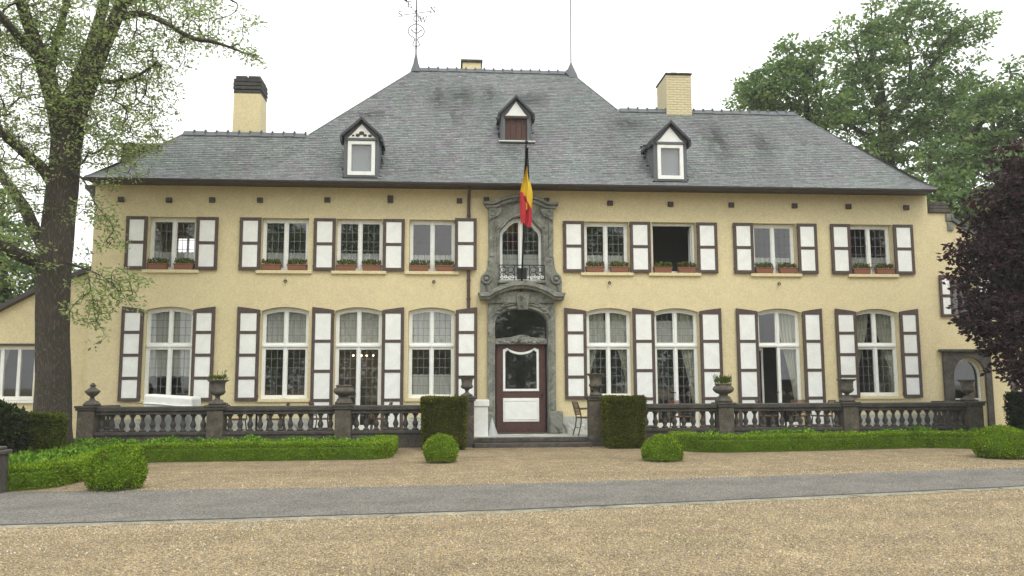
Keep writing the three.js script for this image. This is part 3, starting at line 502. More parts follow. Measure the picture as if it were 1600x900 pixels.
  while (y < RY) {
    const step = (y < 7.2 ? 0.056 : 0.068), y2 = y + step * 1.35, xl = roofL(y + 0.02), xr = roofR(y + 0.02);
    let x = xl - (row % 2) * 0.08;
    while (x < xr) {
      const w = 0.13 + 0.06 * r(), a = Math.max(x, xl), b = Math.min(x + w - 0.006, xr), dy = (r() - 0.5) * 0.012;
      if (b - a > 0.03 && !inDormer((a + b) / 2, y + 0.05)) {
        const ya = y + dy, za = roofZ(ya) + 0.02 + r() * 0.006, yb = Math.min(y2, RY + 0.03), zb = roofZ(yb) + 0.002, k = P.length / 3, c = tone((a + b) / 2, y);
        const lean = (r() - 0.5) * 0.008, tb = 0.011;
        P.push(a, ya, za, b, ya + lean, za, b, yb, zb, a, yb, zb, a, ya - tb, za - tb, b, ya - tb + lean, za - tb);
        for (let q = 0; q < 6; q++) { Cc.push(...c); } const uo = r(); UVs.push(a + uo, y, b + uo, y, b + uo, y2, a + uo, y2, a + uo, y - 0.02, b + uo, y - 0.02);
        I.push(k, k + 1, k + 2, k, k + 2, k + 3, k + 4, k + 5, k + 1, k + 4, k + 1, k);
      }
      x += w;
    }
    y += step; row++;
  }
  const g = new THREE.BufferGeometry(); g.setAttribute('position', new THREE.Float32BufferAttribute(P, 3)); g.setAttribute('color', new THREE.Float32BufferAttribute(Cc, 3)); g.setAttribute('uv', new THREE.Float32BufferAttribute(UVs, 2)); g.setIndex(I);
  const gg = g.toNonIndexed(); gg.computeVertexNormals();
  part(roof, 'slates', gg, M.slate, 'stuff');
  // ridge tiles with a knob at each joint
  const vee = poly([[-0.13, -0.1], [-0.11, -0.12], [0, 0.02], [0.11, -0.12], [0.13, -0.1], [0, 0.05]]);
  const tile = join([metres(new THREE.ExtrudeGeometry(vee, { depth: 0.295, bevelEnabled: false }).rotateY(Math.PI / 2)), new THREE.SphereGeometry(0.042, 8, 6).scale(0.8, 1.1, 0.9).translate(0.285, 0.055, 0), box(0.27, 0.3, -0.03, 0.058, -0.075, 0.075)]);
  for (const [a, b, yy, zz] of [[-9.3, -5.95, 8.47, zl], [-2.9, 1.9, RY + 0.02, zc], [3.25, 8.8, 9.82, zr]]) { const n = Math.round((b - a) / 0.3); for (let k = 0; k < n; k++) { const t = part(roof, 'ridge_tile', tile, M.lead); t.position.set(a + (b - a) * k / n, yy + 0.008 * Math.sin(k * 2.3), zz); t.scale.x = (b - a) / n / 0.3; } }
  // capping of the four hips that show against the sky
  for (const [f, a, b] of [[roofL, EY, 8.44], [roofL, 8.47, RY], [roofR, EY, 9.79], [roofR, 9.82, RY]]) part(roof, 'hip_capping', tube([...Array(9)].map((_, k) => { const q = a + (b - a) * k / 8; return [f(q), q + 0.0, roofZ(q)]; }), 0.028, 24, 6), M.lead);
}
/* dormers */
dormers.forEach(d => {
  const { x, h, y0, z, eave, apex } = d, fw = d.hatch ? 0.31 : 0.36, ft = eave - 0.13;
  const face = poly([[x - h, y0], [x + h, y0], [x + h, eave], [x, apex - 0.02], [x - h, eave]]); face.holes.push(hole(rectPts(x - fw, x + fw, y0 + 0.05, ft)));
  const dm = part(house, 'dormer', ext(face, z - 0.12, z, 0.004), d.hatch ? M.lead : M.lead);
  const zb = yy => roofZ(yy) - 0.1;
  for (const s of [-1, 1]) { // slated cheeks
    const c = new THREE.BufferGeometry(), xx = x + s * (h - 0.002), xi = x + s * (h - 0.06), v = [];
    const q = (X) => [[X, y0 - 0.04, z - 0.004], [X, eave, z - 0.004], [X, eave, zb(eave)], [X, y0 - 0.04, Math.min(z - 0.01, zb(y0 - 0.04))]];
    for (const X of [xx, xi]) { const [a, b, e2, f2] = q(X); v.push(...a, ...b, ...e2, ...a, ...e2, ...f2); }
    c.setAttribute('position', new THREE.Float32BufferAttribute(v, 3)); c.computeVertexNormals(); part(dm, 'cheek', metres(c), M.deck);
  }
  // roof in two slabs with a deep dark edge
  for (const s of [-1, 1]) {
    const ov = 0.085, slope = (apex - eave) / h, ex = x + s * (h + ov), ey = eave - slope * ov, t = 0.085, v0 = poly([[x, apex - 0.02], [ex, ey - 0.02], [ex, ey - 0.02 + t], [x, apex - 0.02 + t]]);
    const g = ext(s > 0 ? v0 : poly([[x, apex - 0.02], [x, apex - 0.02 + t], [ex, ey - 0.02 + t], [ex, ey - 0.02]]), Math.min(roofZ(apex), roofZ(eave)) - 0.1, z + 0.16, 0.008);
    part(dm, 'dormer_roof', g, M.barge);
    part(dm, 'roof_return', ext(poly([[ex - s * 0.045, ey - 0.1], [ex + s * 0.008, ey - 0.1], [ex + s * 0.008, ey + 0.02], [ex - s * 0.045, ey + 0.02]]), z - 0.3, z + 0.145, 0.008), M.barge);
  }
  part(dm, 'gable_panel', ext(poly([[x - fw, ft + 0.07], [x + fw, ft + 0.07], [x + fw * 0.75, ft + 0.15], [x, apex - 0.1], [x - fw * 0.75, ft + 0.15]]), z + 0.003, z + 0.03, 0.005), M.white);
  part(dm, 'lintel', rbox(x - fw - 0.03, x + fw + 0.03, ft, ft + 0.065, z + 0.002, z + 0.05, 0.008), d.hatch ? M.beam : M.lead);
  if (d.x < -2) part(dm, 'carving', join([[-0.1, 0.03, 0.06], [0.0, 0.09, 0.07], [0.09, 0.03, 0.05], [0.22, 0.02, 0.05], [-0.22, 0.02, 0.035]].map(([dx, dy, rr]) => new THREE.SphereGeometry(rr, 10, 8).scale(1, 0.75, 0.4).translate(x + dx, ft + 0.11 + dy, z + 0.035))), M.beam);
  if (d.hatch) {
    for (let k = 0; k < 4; k++) part(dm, 'board', rbox(x - fw + 0.155 * k + 0.003, x - fw + 0.155 * (k + 1) - 0.004, y0 + 0.055, ft - 0.005, z - 0.09, z - 0.06, 0.006), M.hatch);
    part(dm, 'sill', rbox(x - h - 0.06, x + h + 0.1, y0 - 0.025, y0 + 0.0, z - 0.05, z + 0.09, 0.006), M.white);
    for (const s of [-1, 1]) part(dm, 'jamb', rbox(x + s * (fw + 0.045) - 0.04, x + s * (fw + 0.045) + 0.04, y0 + 0.01, ft, z + 0.002, z + 0.03, 0.006), M.lead);
  } else {
    const fr = poly(rectPts(x - fw + 0.003, x + fw - 0.003, y0 + 0.055, ft - 0.004)); fr.holes.push(hole(rectPts(x - fw + 0.1, x + fw - 0.1, y0 + 0.16, ft - 0.1)));
    const wn = part(dm, 'window', ext(fr, z - 0.08, z + 0.025, 0.01), M.white);
    part(wn, 'pane', box(x - fw + 0.09, x + fw - 0.09, y0 + 0.15, ft - 0.09, z - 0.05, z - 0.046), M.pane);
    part(wn, 'blind', box(x - fw + 0.05, x + fw - 0.05, y0 + 0.1, ft - 0.05, z - 0.116, z - 0.108), M.blind);
  }
});
/* chimneys */
{
  const taper = (x0, x1, z0, z1, y0, y1, k) => { const g = new THREE.BoxGeometry(x1 - x0, y1 - y0, z1 - z0).translate((x0 + x1) / 2, (y0 + y1) / 2, (z0 + z1) / 2), p = g.attributes.position; for (let i = 0; i < p.count; i++) if (p.getY(i) > y0 + 0.01) { p.setX(i, (p.getX(i) - (x0 + x1) / 2) * k + (x0 + x1) / 2); } g.computeVertexNormals(); return metres(g); };
  const a = part(house, 'chimney', taper(-8.06, -7.26, -2.1, -1.35, 7.6, 9.72, 0.93), M.stucco);
  [[9.72, 0.96], [9.83, 1.0], [9.94, 1.0], [10.05, 0.98]].forEach(([yy, k], j) => part(a, 'cap_course', rbox(-7.66 - 0.4 * k, -7.66 + 0.4 * k, yy, yy + 0.095, -1.725 - 0.41 * k, -1.725 + 0.41 * k, 0.02), M.cap));
  part(a, 'cap_slab', join([rbox(-8.0, -7.68, 10.15, 10.24, -2.1, -1.35, 0.02), rbox(-7.65, -7.31, 10.15, 10.24, -2.1, -1.35, 0.02)]), M.cap);
  // yellow brick chimney, laid brick by brick
  const bx0 = 4.68, bx1 = 5.46, bz0 = -3.35, bz1 = -2.2, r = rngOf(8), list = [];
  const b = part(house, 'chimney', box(bx0 + 0.015, bx1 - 0.015, 8.6, 10.9, bz0 + 0.015, bz1 - 0.015), M.mortar);
  for (let k = 0; k < 19; k++) { const yy = 9.42 + k * 0.078; for (const [p0, p1, ax] of [[bx0, bx1, 'x'], [bz0, bz1, 'z']]) { let q = p0 - (k % 2) * 0.11; while (q < p1 - 0.01) { const s = Math.max(q, p0), e = Math.min(q + 0.212, p1), j = (r() - 0.5) * 0.008; if (e - s > 0.03) { if (ax === 'x') list.push(box(s, e, yy, yy + 0.066, bz1 - 0.05, bz1 + j)); else list.push(box(bx0 + j, bx0 + 0.05, yy, yy + 0.066, s, e), box(bx1 - 0.05, bx1 + j, yy, yy + 0.066, s, e)); } q += 0.222; } } }
  part(b, 'bricks', join(list), M.chimneyBrick, 'stuff');
  part(b, 'cap_slab', rbox(bx0 - 0.03, bx1 + 0.03, 10.9, 10.955, bz0 - 0.05, bz1 + 0.05, 0.02), M.cap);
  part(b, 'cap_tile', join([rbox(4.85, 5.05, 10.957, 11.0, -2.5, -2.25, 0.01), rbox(5.15, 5.42, 10.957, 11.0, -2.6, -2.25, 0.01)]), M.cap);
  const c = part(house, 'chimney', box(-1.52, -0.92, 11.0, 11.93, -4.9, -4.2), M.stucco);
  part(c, 'cap_slab', rbox(-1.58, -0.87, 11.93, 12.02, -4.97, -4.14, 0.02), M.cap);
  // small side dormer on the right hip
  const sd = part(house, 'side_dormer', box(9.2, 11.5, 8.0, 8.5, -4.3, -3.5), M.deck);
  part(sd, 'dormer_roof', ext(poly([[9.1, 8.5], [12.1, 8.5], [11.85, 8.76], [9.1, 8.76]]), -4.45, -3.4, 0.01), M.lead);
}
console.log('roof done');

/* ------------------------------------------------ annexes */
{
  const a = thing('side_wing', 'low cream side wing with sloping roof edge behind the big tree', 'building', [-13.6, 0, -0.1]);
  const X = 13.6, Zo = 0.1, prof = [[-16.5, 1.9], [-15, 2.6], [-13.36, 3.36], [-12.6, 3.78], [-11.85, 4.16], [-11.45, 4.28], [-11.14, 4.42]];
  const s = poly([[-16.5, 0], [-11.14, 0], ...prof.slice().reverse()]); s.holes.push(hole(rectPts(-13.75, -12.42, 1.12, 2.5)));
  const mv = g => g.translate(X, 0, Zo);
  part(a, 'wall', mv(ext(s, -0.4, -0.1)), M.stucco);
  part(a, 'verge', mv(ext(poly([...prof.map(([x, y]) => [x, y + 0.004]), ...prof.slice().reverse().map(([x, y]) => [x, y + 0.13])]), -0.5, 0.06, 0.01)), M.gutter);
  part(a, 'roof', mv(ext(poly([...prof.map(([x, y]) => [x, y - 0.03]), ...prof.slice().reverse().map(([x, y]) => [x, y + 0.1])]), -6, -0.5)), M.deck);
  const f = poly(rectPts(-13.745, -12.425, 1.125, 2.495)); for (const x of [-13.66, -13.24, -12.83]) f.holes.push(hole(rectPts(x, x + 0.33, 1.22, 2.41)));
  const w = part(a, 'window', mv(ext(f, -0.3, -0.22, 0.006)), M.white);
  for (const x of [-13.66, -13.24, -12.83]) part(w, 'pane', mv(box(x - 0.01, x + 0.34, 1.21, 2.42, -0.262, -0.258)), M.pane);
  part(w, 'drape', mv(hang(2.5, 1.1, -0.42, v => [-13.75, -13.2 - 0.25 * v], 4, 0.03, 2)), M.drape);
  part(a, 'sill', mv(rbox(-13.8, -12.36, 1.05, 1.115, -0.2, -0.03, 0.01)), M.white);
  part(a, 'lintel', mv(rbox(-13.85, -12.32, 2.503, 2.56, -0.2, -0.075, 0.01)), M.gutter);
  part(a, 'room', mv(join([box(-16, -11.3, 0.05, 3.0, -2.6, -2.5), box(-16, -11.3, 2.52, 2.6, -2.49, -0.42), box(-16, -11.3, 0.02, 0.1, -2.49, -0.42), box(-16.1, -16, 0.05, 2.5, -2.49, -0.42)])), M.room);
}
{
  const a = thing('side_wing', 'cream side wing with arched doorway behind the purple maple', 'building', [13.8, 0, -0.05]);
  const mv = g => g.translate(-13.8, 0, 0.05), arch = []; for (let i = 0; i <= 14; i++) { const t = Math.PI * i / 14; arch.push([12.36 + 0.44 * Math.cos(t), 1.66 + 0.5 * Math.sin(t)]); }
  const top = [[11.46, 6.22], [12.1, 6.22], [12.12, 6.0], [12.5, 5.75], [13.2, 5.35], [14.2, 4.95], [16.5, 4.5]];
  const s = poly([[11.46, 0], [16.5, 0], ...top.slice().reverse()]); s.holes.push(hole([[11.92, 0.12], [12.8, 0.12], ...arch]), hole(rectPts(12.02, 12.68, 3.32, 4.44)), hole(rectPts(13.55, 14.3, 1.0, 2.3)));
  part(a, 'wall', mv(ext(s, -0.36, -0.05)), M.stucco);
  part(a, 'stone_coping', mv(join([rbox(11.46, 12.12, 6.22, 6.33, -0.4, 0.02, 0.02), rbox(11.46, 12.08, 6.335, 6.43, -0.36, -0.01, 0.02), rbox(11.46, 12.05, 6.435, 6.54, -0.34, -0.03, 0.02)])), M.darkStone);
  part(a, 'quoin', mv(join([rbox(11.98, 12.2, 5.98, 6.19, -0.4, 0.015, 0.02), rbox(12.02, 12.18, 5.72, 5.95, -0.4, 0.015, 0.02)])), M.stone);
  part(a, 'roof', mv(ext(poly([...top.slice(2).map(([x, y]) => [x, y + 0.004]), ...top.slice(2).reverse().map(([x, y]) => [x, y + 0.12])]), -5, 0.05, 0.01)), M.deck);
  const fs = poly([[11.62, 0.1], [11.9, 0.1], ...arch.map(([x, y]) => [12.36 + (x - 12.36) * 1.04, 1.66 + (y - 1.66) * 1.03]).reverse(), [12.82, 0.1], [13.0, 0.1], [13.0, 2.32], [11.62, 2.32]]);
  const ds = part(a, 'door_surround', mv(ext(fs, -0.048, 0.03, 0.012)), M.darkStone);
  part(ds, 'label_moulding', mv(rbox(11.52, 13.12, 2.325, 2.4, -0.046, 0.1, 0.02)), M.darkStone);
  const fd = poly([[11.925, 0.13], [12.795, 0.13], ...arch.map(([x, y]) => [12.36 + (x - 12.36) * 0.985, 1.66 + (y - 1.66) * 0.985])]); const arch2 = arch.map(([x, y]) => [12.36 + (x - 12.36) * 0.86, 1.66 + (y - 1.66) * 0.86]);
  fd.holes.push(hole([[12.36 - 0.378, 0.2], [12.36 + 0.378, 0.2], ...arch2]));
  const dr = part(a, 'arched_door', mv(ext(fd, -0.26, -0.2, 0.006)), M.white);
  part(dr, 'pane', mv(ext(poly([[12.36 - 0.39, 0.19], [12.36 + 0.39, 0.19], ...arch2.map(([x, y]) => [12.36 + (x - 12.36) * 1.02, y])]), -0.232, -0.228)), M.pane);
  part(dr, 'glazing_bar', mv(rbox(11.99, 12.73, 1.02, 1.05, -0.22, -0.195, 0.006)), M.white);
  const f = poly(rectPts(12.024, 12.676, 3.324, 4.436)); f.holes.push(hole(rectPts(12.1, 12.32, 3.4, 4.36)), hole(rectPts(12.38, 12.6, 3.4, 4.36)));
  const w = part(a, 'window', mv(ext(f, -0.26, -0.2, 0.006)), M.shutter); part(w, 'pane', mv(box(12.09, 12.61, 3.39, 4.37, -0.232, -0.228)), M.pane);
  for (const [x0, x1] of [[11.66, 12.02], [12.74, 13.2]]) { const q = poly(rectPts(x0, x1, 3.3, 4.46)), hs = [[3.37, 3.84], [3.92, 4.39]]; for (const [y0, y1] of hs) q.holes.push(hole(rectPts(x0 + 0.07, x1 - 0.07, y0, y1))); const m = part(a, 'shutter', mv(ext(q, -0.03, 0.015, 0.005)), M.shutter); for (const [y0, y1] of hs) part(m, 'panel', mv(box(x0 + 0.066, x1 - 0.066, y0 - 0.004, y1 + 0.004, -0.022, 0.0)), M.panel); }
  const f3 = poly(rectPts(13.555, 14.295, 1.005, 2.295)); f3.holes.push(hole(rectPts(13.63, 13.9, 1.08, 2.22)), hole(rectPts(13.96, 14.22, 1.08, 2.22)));
  const w3 = part(a, 'window', mv(ext(f3, -0.26, -0.2, 0.006)), M.white); part(w3, 'pane', mv(box(13.62, 14.23, 1.07, 2.23, -0.232, -0.228)), M.pane);
  part(a, 'room', mv(join([box(11.5, 16.2, 0.02, 6, -2.6, -2.5), box(11.5, 16.2, 2.7, 2.85, -2.49, -0.38), box(11.5, 16.2, 0.02, 0.1, -2.49, -0.38), box(16.1, 16.2, 0.1, 5, -2.49, -0.38), box(11.5, 16.1, 4.52, 4.6, -2.49, -0.38)])), M.room);
}
{
  const a = thing('rear_wing', 'mossy dark rear roof rising behind the left end of the slate roof', 'building', [-10.6, 0, -6.2]);
  part(a, 'wall', box(-1.6, -0.4, 0, 8.35, 0.1, 0.9), M.darkStone);
  part(a, 'roof', ext(poly([[-1.95, 8.36], [-0.1, 8.36], [-0.1, 9.26], [-1.95, 9.2]]), 0.0, 1.1, 0.05), M.moss);
  part(a, 'ridge', rod([-2.0, 9.24, 1.0], [-0.1, 9.3, 1.0], 0.05), M.darkStone);
}

/* ------------------------------------------------ finials and flag */
const font = await new FontLoader().loadAsync('fonts/droid/droid_serif_regular.typeface.json');
{
  const zc = roofZ(RY);
  const v = thing('weather_vane', 'wrought iron weather vane with compass letters on the left ridge end', 'weather vane', [-3.03, RY, zc]);
  part(v, 'lead_cone', lathe([[0.19, -0.12], [0.15, 0.02], [0.085, 0.2], [0.05, 0.4], [0.028, 0.52], [0, 0.53]], 12), M.lead);
  part(v, 'pole', join([rod([0, 0.4, 0], [0, 3.0, 0], 0.026, 0.018), new THREE.SphereGeometry(0.03, 8, 6).translate(0, 0.72, 0), new THREE.SphereGeometry(0.035, 8, 6).translate(0, 1.36, 0), new THREE.SphereGeometry(0.04, 8, 6).translate(0, 1.98, 0)]), M.iron);
  for (const s of [-1, 1]) part(v, 'scroll', join([tube([[0.02, 0.78, 0], [0.1, 0.8, 0], [0.09, 0.9, 0], [0.05, 0.98, 0], [0.07, 1.06, 0], [0.2, 1.14, 0], [0.26, 1.28, 0], [0.22, 1.4, 0], [0.1, 1.5, 0], [0.02, 1.54, 0]].map(([x, y, z]) => [s * x, y, z]), 0.015, 50, 5), tube([[0.02, 1.22, 0], [0.1, 1.27, 0], [0.15, 1.34, 0], [0.17, 1.3, 0]].map(([x, y, z]) => [s * x, y, z]), 0.015, 16, 5), tube([[0.02, 1.62, 0], [0.08, 1.66, 0], [0.07, 1.76, 0], [0.02, 1.82, 0]].map(([x, y, z]) => [s * x, y, z]), 0.013, 16, 5)]), M.iron);
  const turn = -0.35;
  const arms = new THREE.Group(); arms.name = 'compass_arms'; arms.position.y = 1.9; arms.rotation.set(0, turn, 0); v.add(arms);
  for (const [ch, a] of [['N', 0], ['W', Math.PI / 2], ['S', Math.PI], ['E', -Math.PI / 2]]) {
    const ex = Math.cos(a) * 0.5, ez = -Math.sin(a) * 0.5;
    part(arms, 'arm', rod([0, 0, 0], [ex, 0, ez], 0.011), M.iron);
    const t = new TextGeometry(ch, { font, size: 0.2, depth: 0.02, curveSegments: 4 }); t.computeBoundingBox(); t.translate(-(t.boundingBox.max.x + t.boundingBox.min.x) / 2, -0.06, 0);
    const l = part(arms, 'compass_letter', metres(t), M.iron); l.position.set(Math.cos(a) * 0.57, 0, -Math.sin(a) * 0.57); l.rotation.y = -turn;
  }
  const arrow = part(v, 'arrow', join([rod([-0.55, 2.5, 0.1], [0.5, 2.5, -0.1], 0.01), ext(poly([[-0.62, 2.45], [-0.28, 2.2], [-0.34, 2.5], [-0.28, 2.62]]), 0.08, 0.095)]), M.iron);
  const l = thing('lightning_rod', 'tall thin rod on a lead cone at the right ridge end', 'lightning rod', [2.02, RY - 0.08, zc]);
  part(l, 'lead_cone', lathe([[0.25, -0.14], [0.22, -0.02], [0.13, 0.18], [0.06, 0.34], [0.025, 0.44], [0, 0.45]], 12), M.lead);
  part(l, 'rod', rod([0, 0.35, 0], [0.02, 3.4, 0], 0.02, 0.016), M.iron);
  part(l, 'clamp', rod([-0.22, 0.05, 0.12], [-0.1, -0.1, 0.2], 0.02), M.iron);
}
{
  const p = thing('flag_pole', 'slanting flagpole over the door with limp black, yellow and red flag', 'flag', [-0.01, 4.16, 0.36]);
  const dir = V(-0.01, 3.26, 1.62);
  part(p, 'pole', join([rod([0, -0.12, -0.06], [dir.x, dir.y, dir.z], 0.026, 0.017, 8), new THREE.SphereGeometry(0.045, 10, 8).translate(dir.x, dir.y + 0.03, dir.z + 0.015)]), M.black);
  part(p, 'bracket', join([rbox(-0.13, 0.13, 0.06, 0.36, -0.02, 0.06, 0.02), rod([0, -0.25, -0.3], [0, -0.05, 0], 0.03), rod([0, 0.3, -0.35], [0, 0.22, 0.05], 0.02)]), M.iron);
  // the cloth hangs from the upper third of the pole; folds run down it
  const strip = (v0, v1, mat, label, wl, wr, zoff) => {
    const pos = [], idx = [], nu = 26, nv = 22;
    for (let j = 0; j <= nv; j++) {
      const v = v0 + (v1 - v0) * j / nv, y = 3.2 - 1.88 * v, base = dir.z * (1 - 0.28 * Math.min(1, v * 0.8)) + zoff;
      for (let i = 0; i <= nu; i++) { const u = i / nu, a = wl(v), b = wr(v); pos.push(a + (b - a) * u + 0.012 * Math.sin(v * 9 + u * 4), y - 0.12 * u * (v > 0.3 ? 1 : 0.3) + 0.05 * Math.sin(u * 7 + v0 * 9) * (v1 - v0), base + 0.055 * Math.sin(u * 9.5 + v * 2.2 + v0 * 5) + 0.02 * Math.sin(u * 21 + v * 5)); }
    }
    for (let j = 0; j < nv; j++) for (let i = 0; i < nu; i++) { const a = j * (nu + 1) + i, b = a + nu + 1; idx.push(a, b, a + 1, a + 1, b, b + 1); }
    const g = new THREE.BufferGeometry(); g.setAttribute('position', new THREE.Float32BufferAttribute(pos, 3)); g.setIndex(idx); g.computeVertexNormals();
    part(p, 'flag_stripe', g, mat).userData.label = label;
  };
  strip(0.0, 0.42, M.black, 'black stripe of the flag', v => -0.05 - 0.05 * v, v => 0.05 + 0.06 * v, 0.0);
  strip(0.27, 0.80, M.yellow, 'yellow stripe of the flag', v => -0.02 - 0.14 * smooth(0.25, 0.7, v), v => 0.03 + 0.13 * smooth(0.25, 0.6, v), 0.05);
  strip(0.60, 1.0, M.red, 'red stripe of the flag', v => -0.17 + 0.03 * smooth(0.85, 1, v), v => -0.02 + 0.16 * smooth(0.6, 0.8, v) - 0.03 * smooth(0.9, 1, v), 0.1);
}

/* ------------------------------------------------ leaves */
class Leaves {
  constructor(seed) { this.r = rngOf(seed); this.p = []; this.c = []; this.i = []; }
  add(x, y, z, dx, dy, dz, len, wid, col) { // a leaf from (x, y, z) along d, turned at random about it
    const r = this.r, d = V(dx, dy, dz).normalize(), s = V(r() - 0.5, r() - 0.5, r() - 0.5).cross(d).normalize(), k = this.p.length / 3, n = V().crossVectors(d, s).multiplyScalar(len * 0.12 * (r() - 0.3));
    const m = 0.45 + 0.1 * r();
    this.p.push(x, y, z, x + d.x * len * m + s.x * wid / 2 + n.x, y + d.y * len * m + s.y * wid / 2 + n.y, z + d.z * len * m + s.z * wid / 2 + n.z, x + d.x * len, y + d.y * len, z + d.z * len, x + d.x * len * m - s.x * wid / 2 + n.x, y + d.y * len * m - s.y * wid / 2 + n.y, z + d.z * len * m - s.z * wid / 2 + n.z);
    for (let q = 0; q < 4; q++) this.c.push(...col);
    this.i.push(k, k + 1, k + 2, k, k + 2, k + 3);
  }
  geo() { const g = new THREE.BufferGeometry(); g.setAttribute('position', new THREE.Float32BufferAttribute(this.p, 3)); g.setAttribute('color', new THREE.Float32BufferAttribute(this.c, 3)); g.setIndex(this.i); g.computeVertexNormals(); return g; }
}
// points spread over a surface, with its normal there
function scatter(geo, n, r, fn) {
  const g = geo.index ? geo.toNonIndexed() : geo, p = g.attributes.position, cum = [], a = V(), b = V(), c = V(), nn = V(); let t = 0;
  for (let i = 0; i < p.count; i += 3) { a.fromBufferAttribute(p, i); b.fromBufferAttribute(p, i + 1); c.fromBufferAttribute(p, i + 2); t += V().subVectors(b, a).cross(V().subVectors(c, a)).length() / 2; cum.push(t); }
  for (let k = 0; k < n; k++) {
    const q = r() * t; let lo = 0, hi = cum.length - 1; while (lo < hi) { const m = (lo + hi) >> 1; if (cum[m] < q) lo = m + 1; else hi = m; }
    a.fromBufferAttribute(p, lo * 3); b.fromBufferAttribute(p, lo * 3 + 1); c.fromBufferAttribute(p, lo * 3 + 2); nn.subVectors(b, a).cross(V().subVectors(c, a)).normalize();
    let u = r(), v = r(); if (u + v > 1) { u = 1 - u; v = 1 - v; }
    fn(a.x + (b.x - a.x) * u + (c.x - a.x) * v, a.y + (b.y - a.y) * u + (c.y - a.y) * v, a.z + (b.z - a.z) * u + (c.z - a.z) * v, nn.clone());
  }
  return t;
}
function roughen(g, amp, f) { const p = g.attributes.position, n = g.attributes.normal; for (let i = 0; i < p.count; i++) { const k = amp * fbm(p.getX(i) * f, p.getY(i) * f, p.getZ(i) * f, 3); p.setXYZ(i, p.getX(i) + n.getX(i) * k, p.getY(i) + n.getY(i) * k, p.getZ(i) + n.getZ(i) * k); } g.computeVertexNormals(); return g; }
// a clipped bush: a dark inside with leaves all over
function bush(o, shape, density, len, tones, seed, stray = 0.02, coreMat = M.core, coreShape) {
  const L = new Leaves(seed), r = L.r, area = scatter(shape, 0, r, () => 0);
  scatter(shape, Math.round(area * density), r, (x, y, z, n) => {
    if (y + o.position.y < 0.02) return;
    const t = tones[Math.floor(r() * tones.length)], k = (0.55 + 0.85 * r()) * (1 + 0.7 * fbm(x * 2.2 + seed, y * 2.2, z * 2.2, 3)), s = len * (0.7 + 0.6 * r()), deep = -0.085 * Math.pow(r(), 1.3) + stray * r() * r();
    L.add(x + n.x * deep, y + n.y * deep, z + n.z * deep, n.x + (r() - 0.5) * 1.7, n.y + (r() - 0.5) * 1.7 + 0.25, n.z + (r() - 0.5) * 1.7, s, s * 0.6, t.map(q => q * k));
  });
  const inner = coreShape ?? shape.clone(), p = inner.attributes.position, nn = inner.attributes.normal; if (!coreShape) for (let i = 0; i < p.count; i++) p.setXYZ(i, p.getX(i) - nn.getX(i) * 0.1, p.getY(i) - nn.getY(i) * 0.1, p.getZ(i) - nn.getZ(i) * 0.1);
  part(o, 'inner_growth', inner, coreMat);
  part(o, 'foliage', L.geo(), M.evergreen, 'stuff');
}
const boxGreen = [[0.175, 0.3, 0.016], [0.135, 0.25, 0.013], [0.24, 0.35, 0.024], [0.105, 0.2, 0.01], [0.16, 0.28, 0.02], [0.2, 0.2, 0.04]];
const yewGreen = [[0.11, 0.125, 0.018], [0.085, 0.1, 0.015], [0.15, 0.135, 0.022], [0.065, 0.08, 0.012]];

/* ------------------------------------------------ balustrades and urns */
const balGeo = lathe([[0.0, 0], [0.078, 0], [0.078, 0.03], [0.05, 0.045], [0.042, 0.065], [0.055, 0.1], [0.07, 0.14], [0.066, 0.175], [0.044, 0.22], [0.032, 0.275], [0.032, 0.31], [0.052, 0.33], [0.04, 0.345], [0.07, 0.36], [0.07, 0.395], [0, 0.395]], 10);
function pier(o, x, z, w, h, foot = 0) {
  const p = part(o, 'pier', join([rbox(x - w / 2, x + w / 2, 0.16, h - 0.1, z - w / 2, z + w / 2, 0.015)]), M.pier);
  part(p, 'pier_cap', join([rbox(x - w / 2 - 0.035, x + w / 2 + 0.035, h - 0.1, h - 0.04, z - w / 2 - 0.035, z + w / 2 + 0.035, 0.015), rbox(x - w / 2 - 0.055, x + w / 2 + 0.055, h - 0.04, h + 0.012, z - w / 2 - 0.055, z + w / 2 + 0.055, 0.015)]), M.darkStone);
  part(p, 'pier_base', join([rbox(x - w / 2 - 0.05, x + w / 2 + 0.05, 0, 0.17, z - w / 2 - 0.05, z + w / 2 + 0.05, 0.015)]), M.darkStone);
  return p;
}
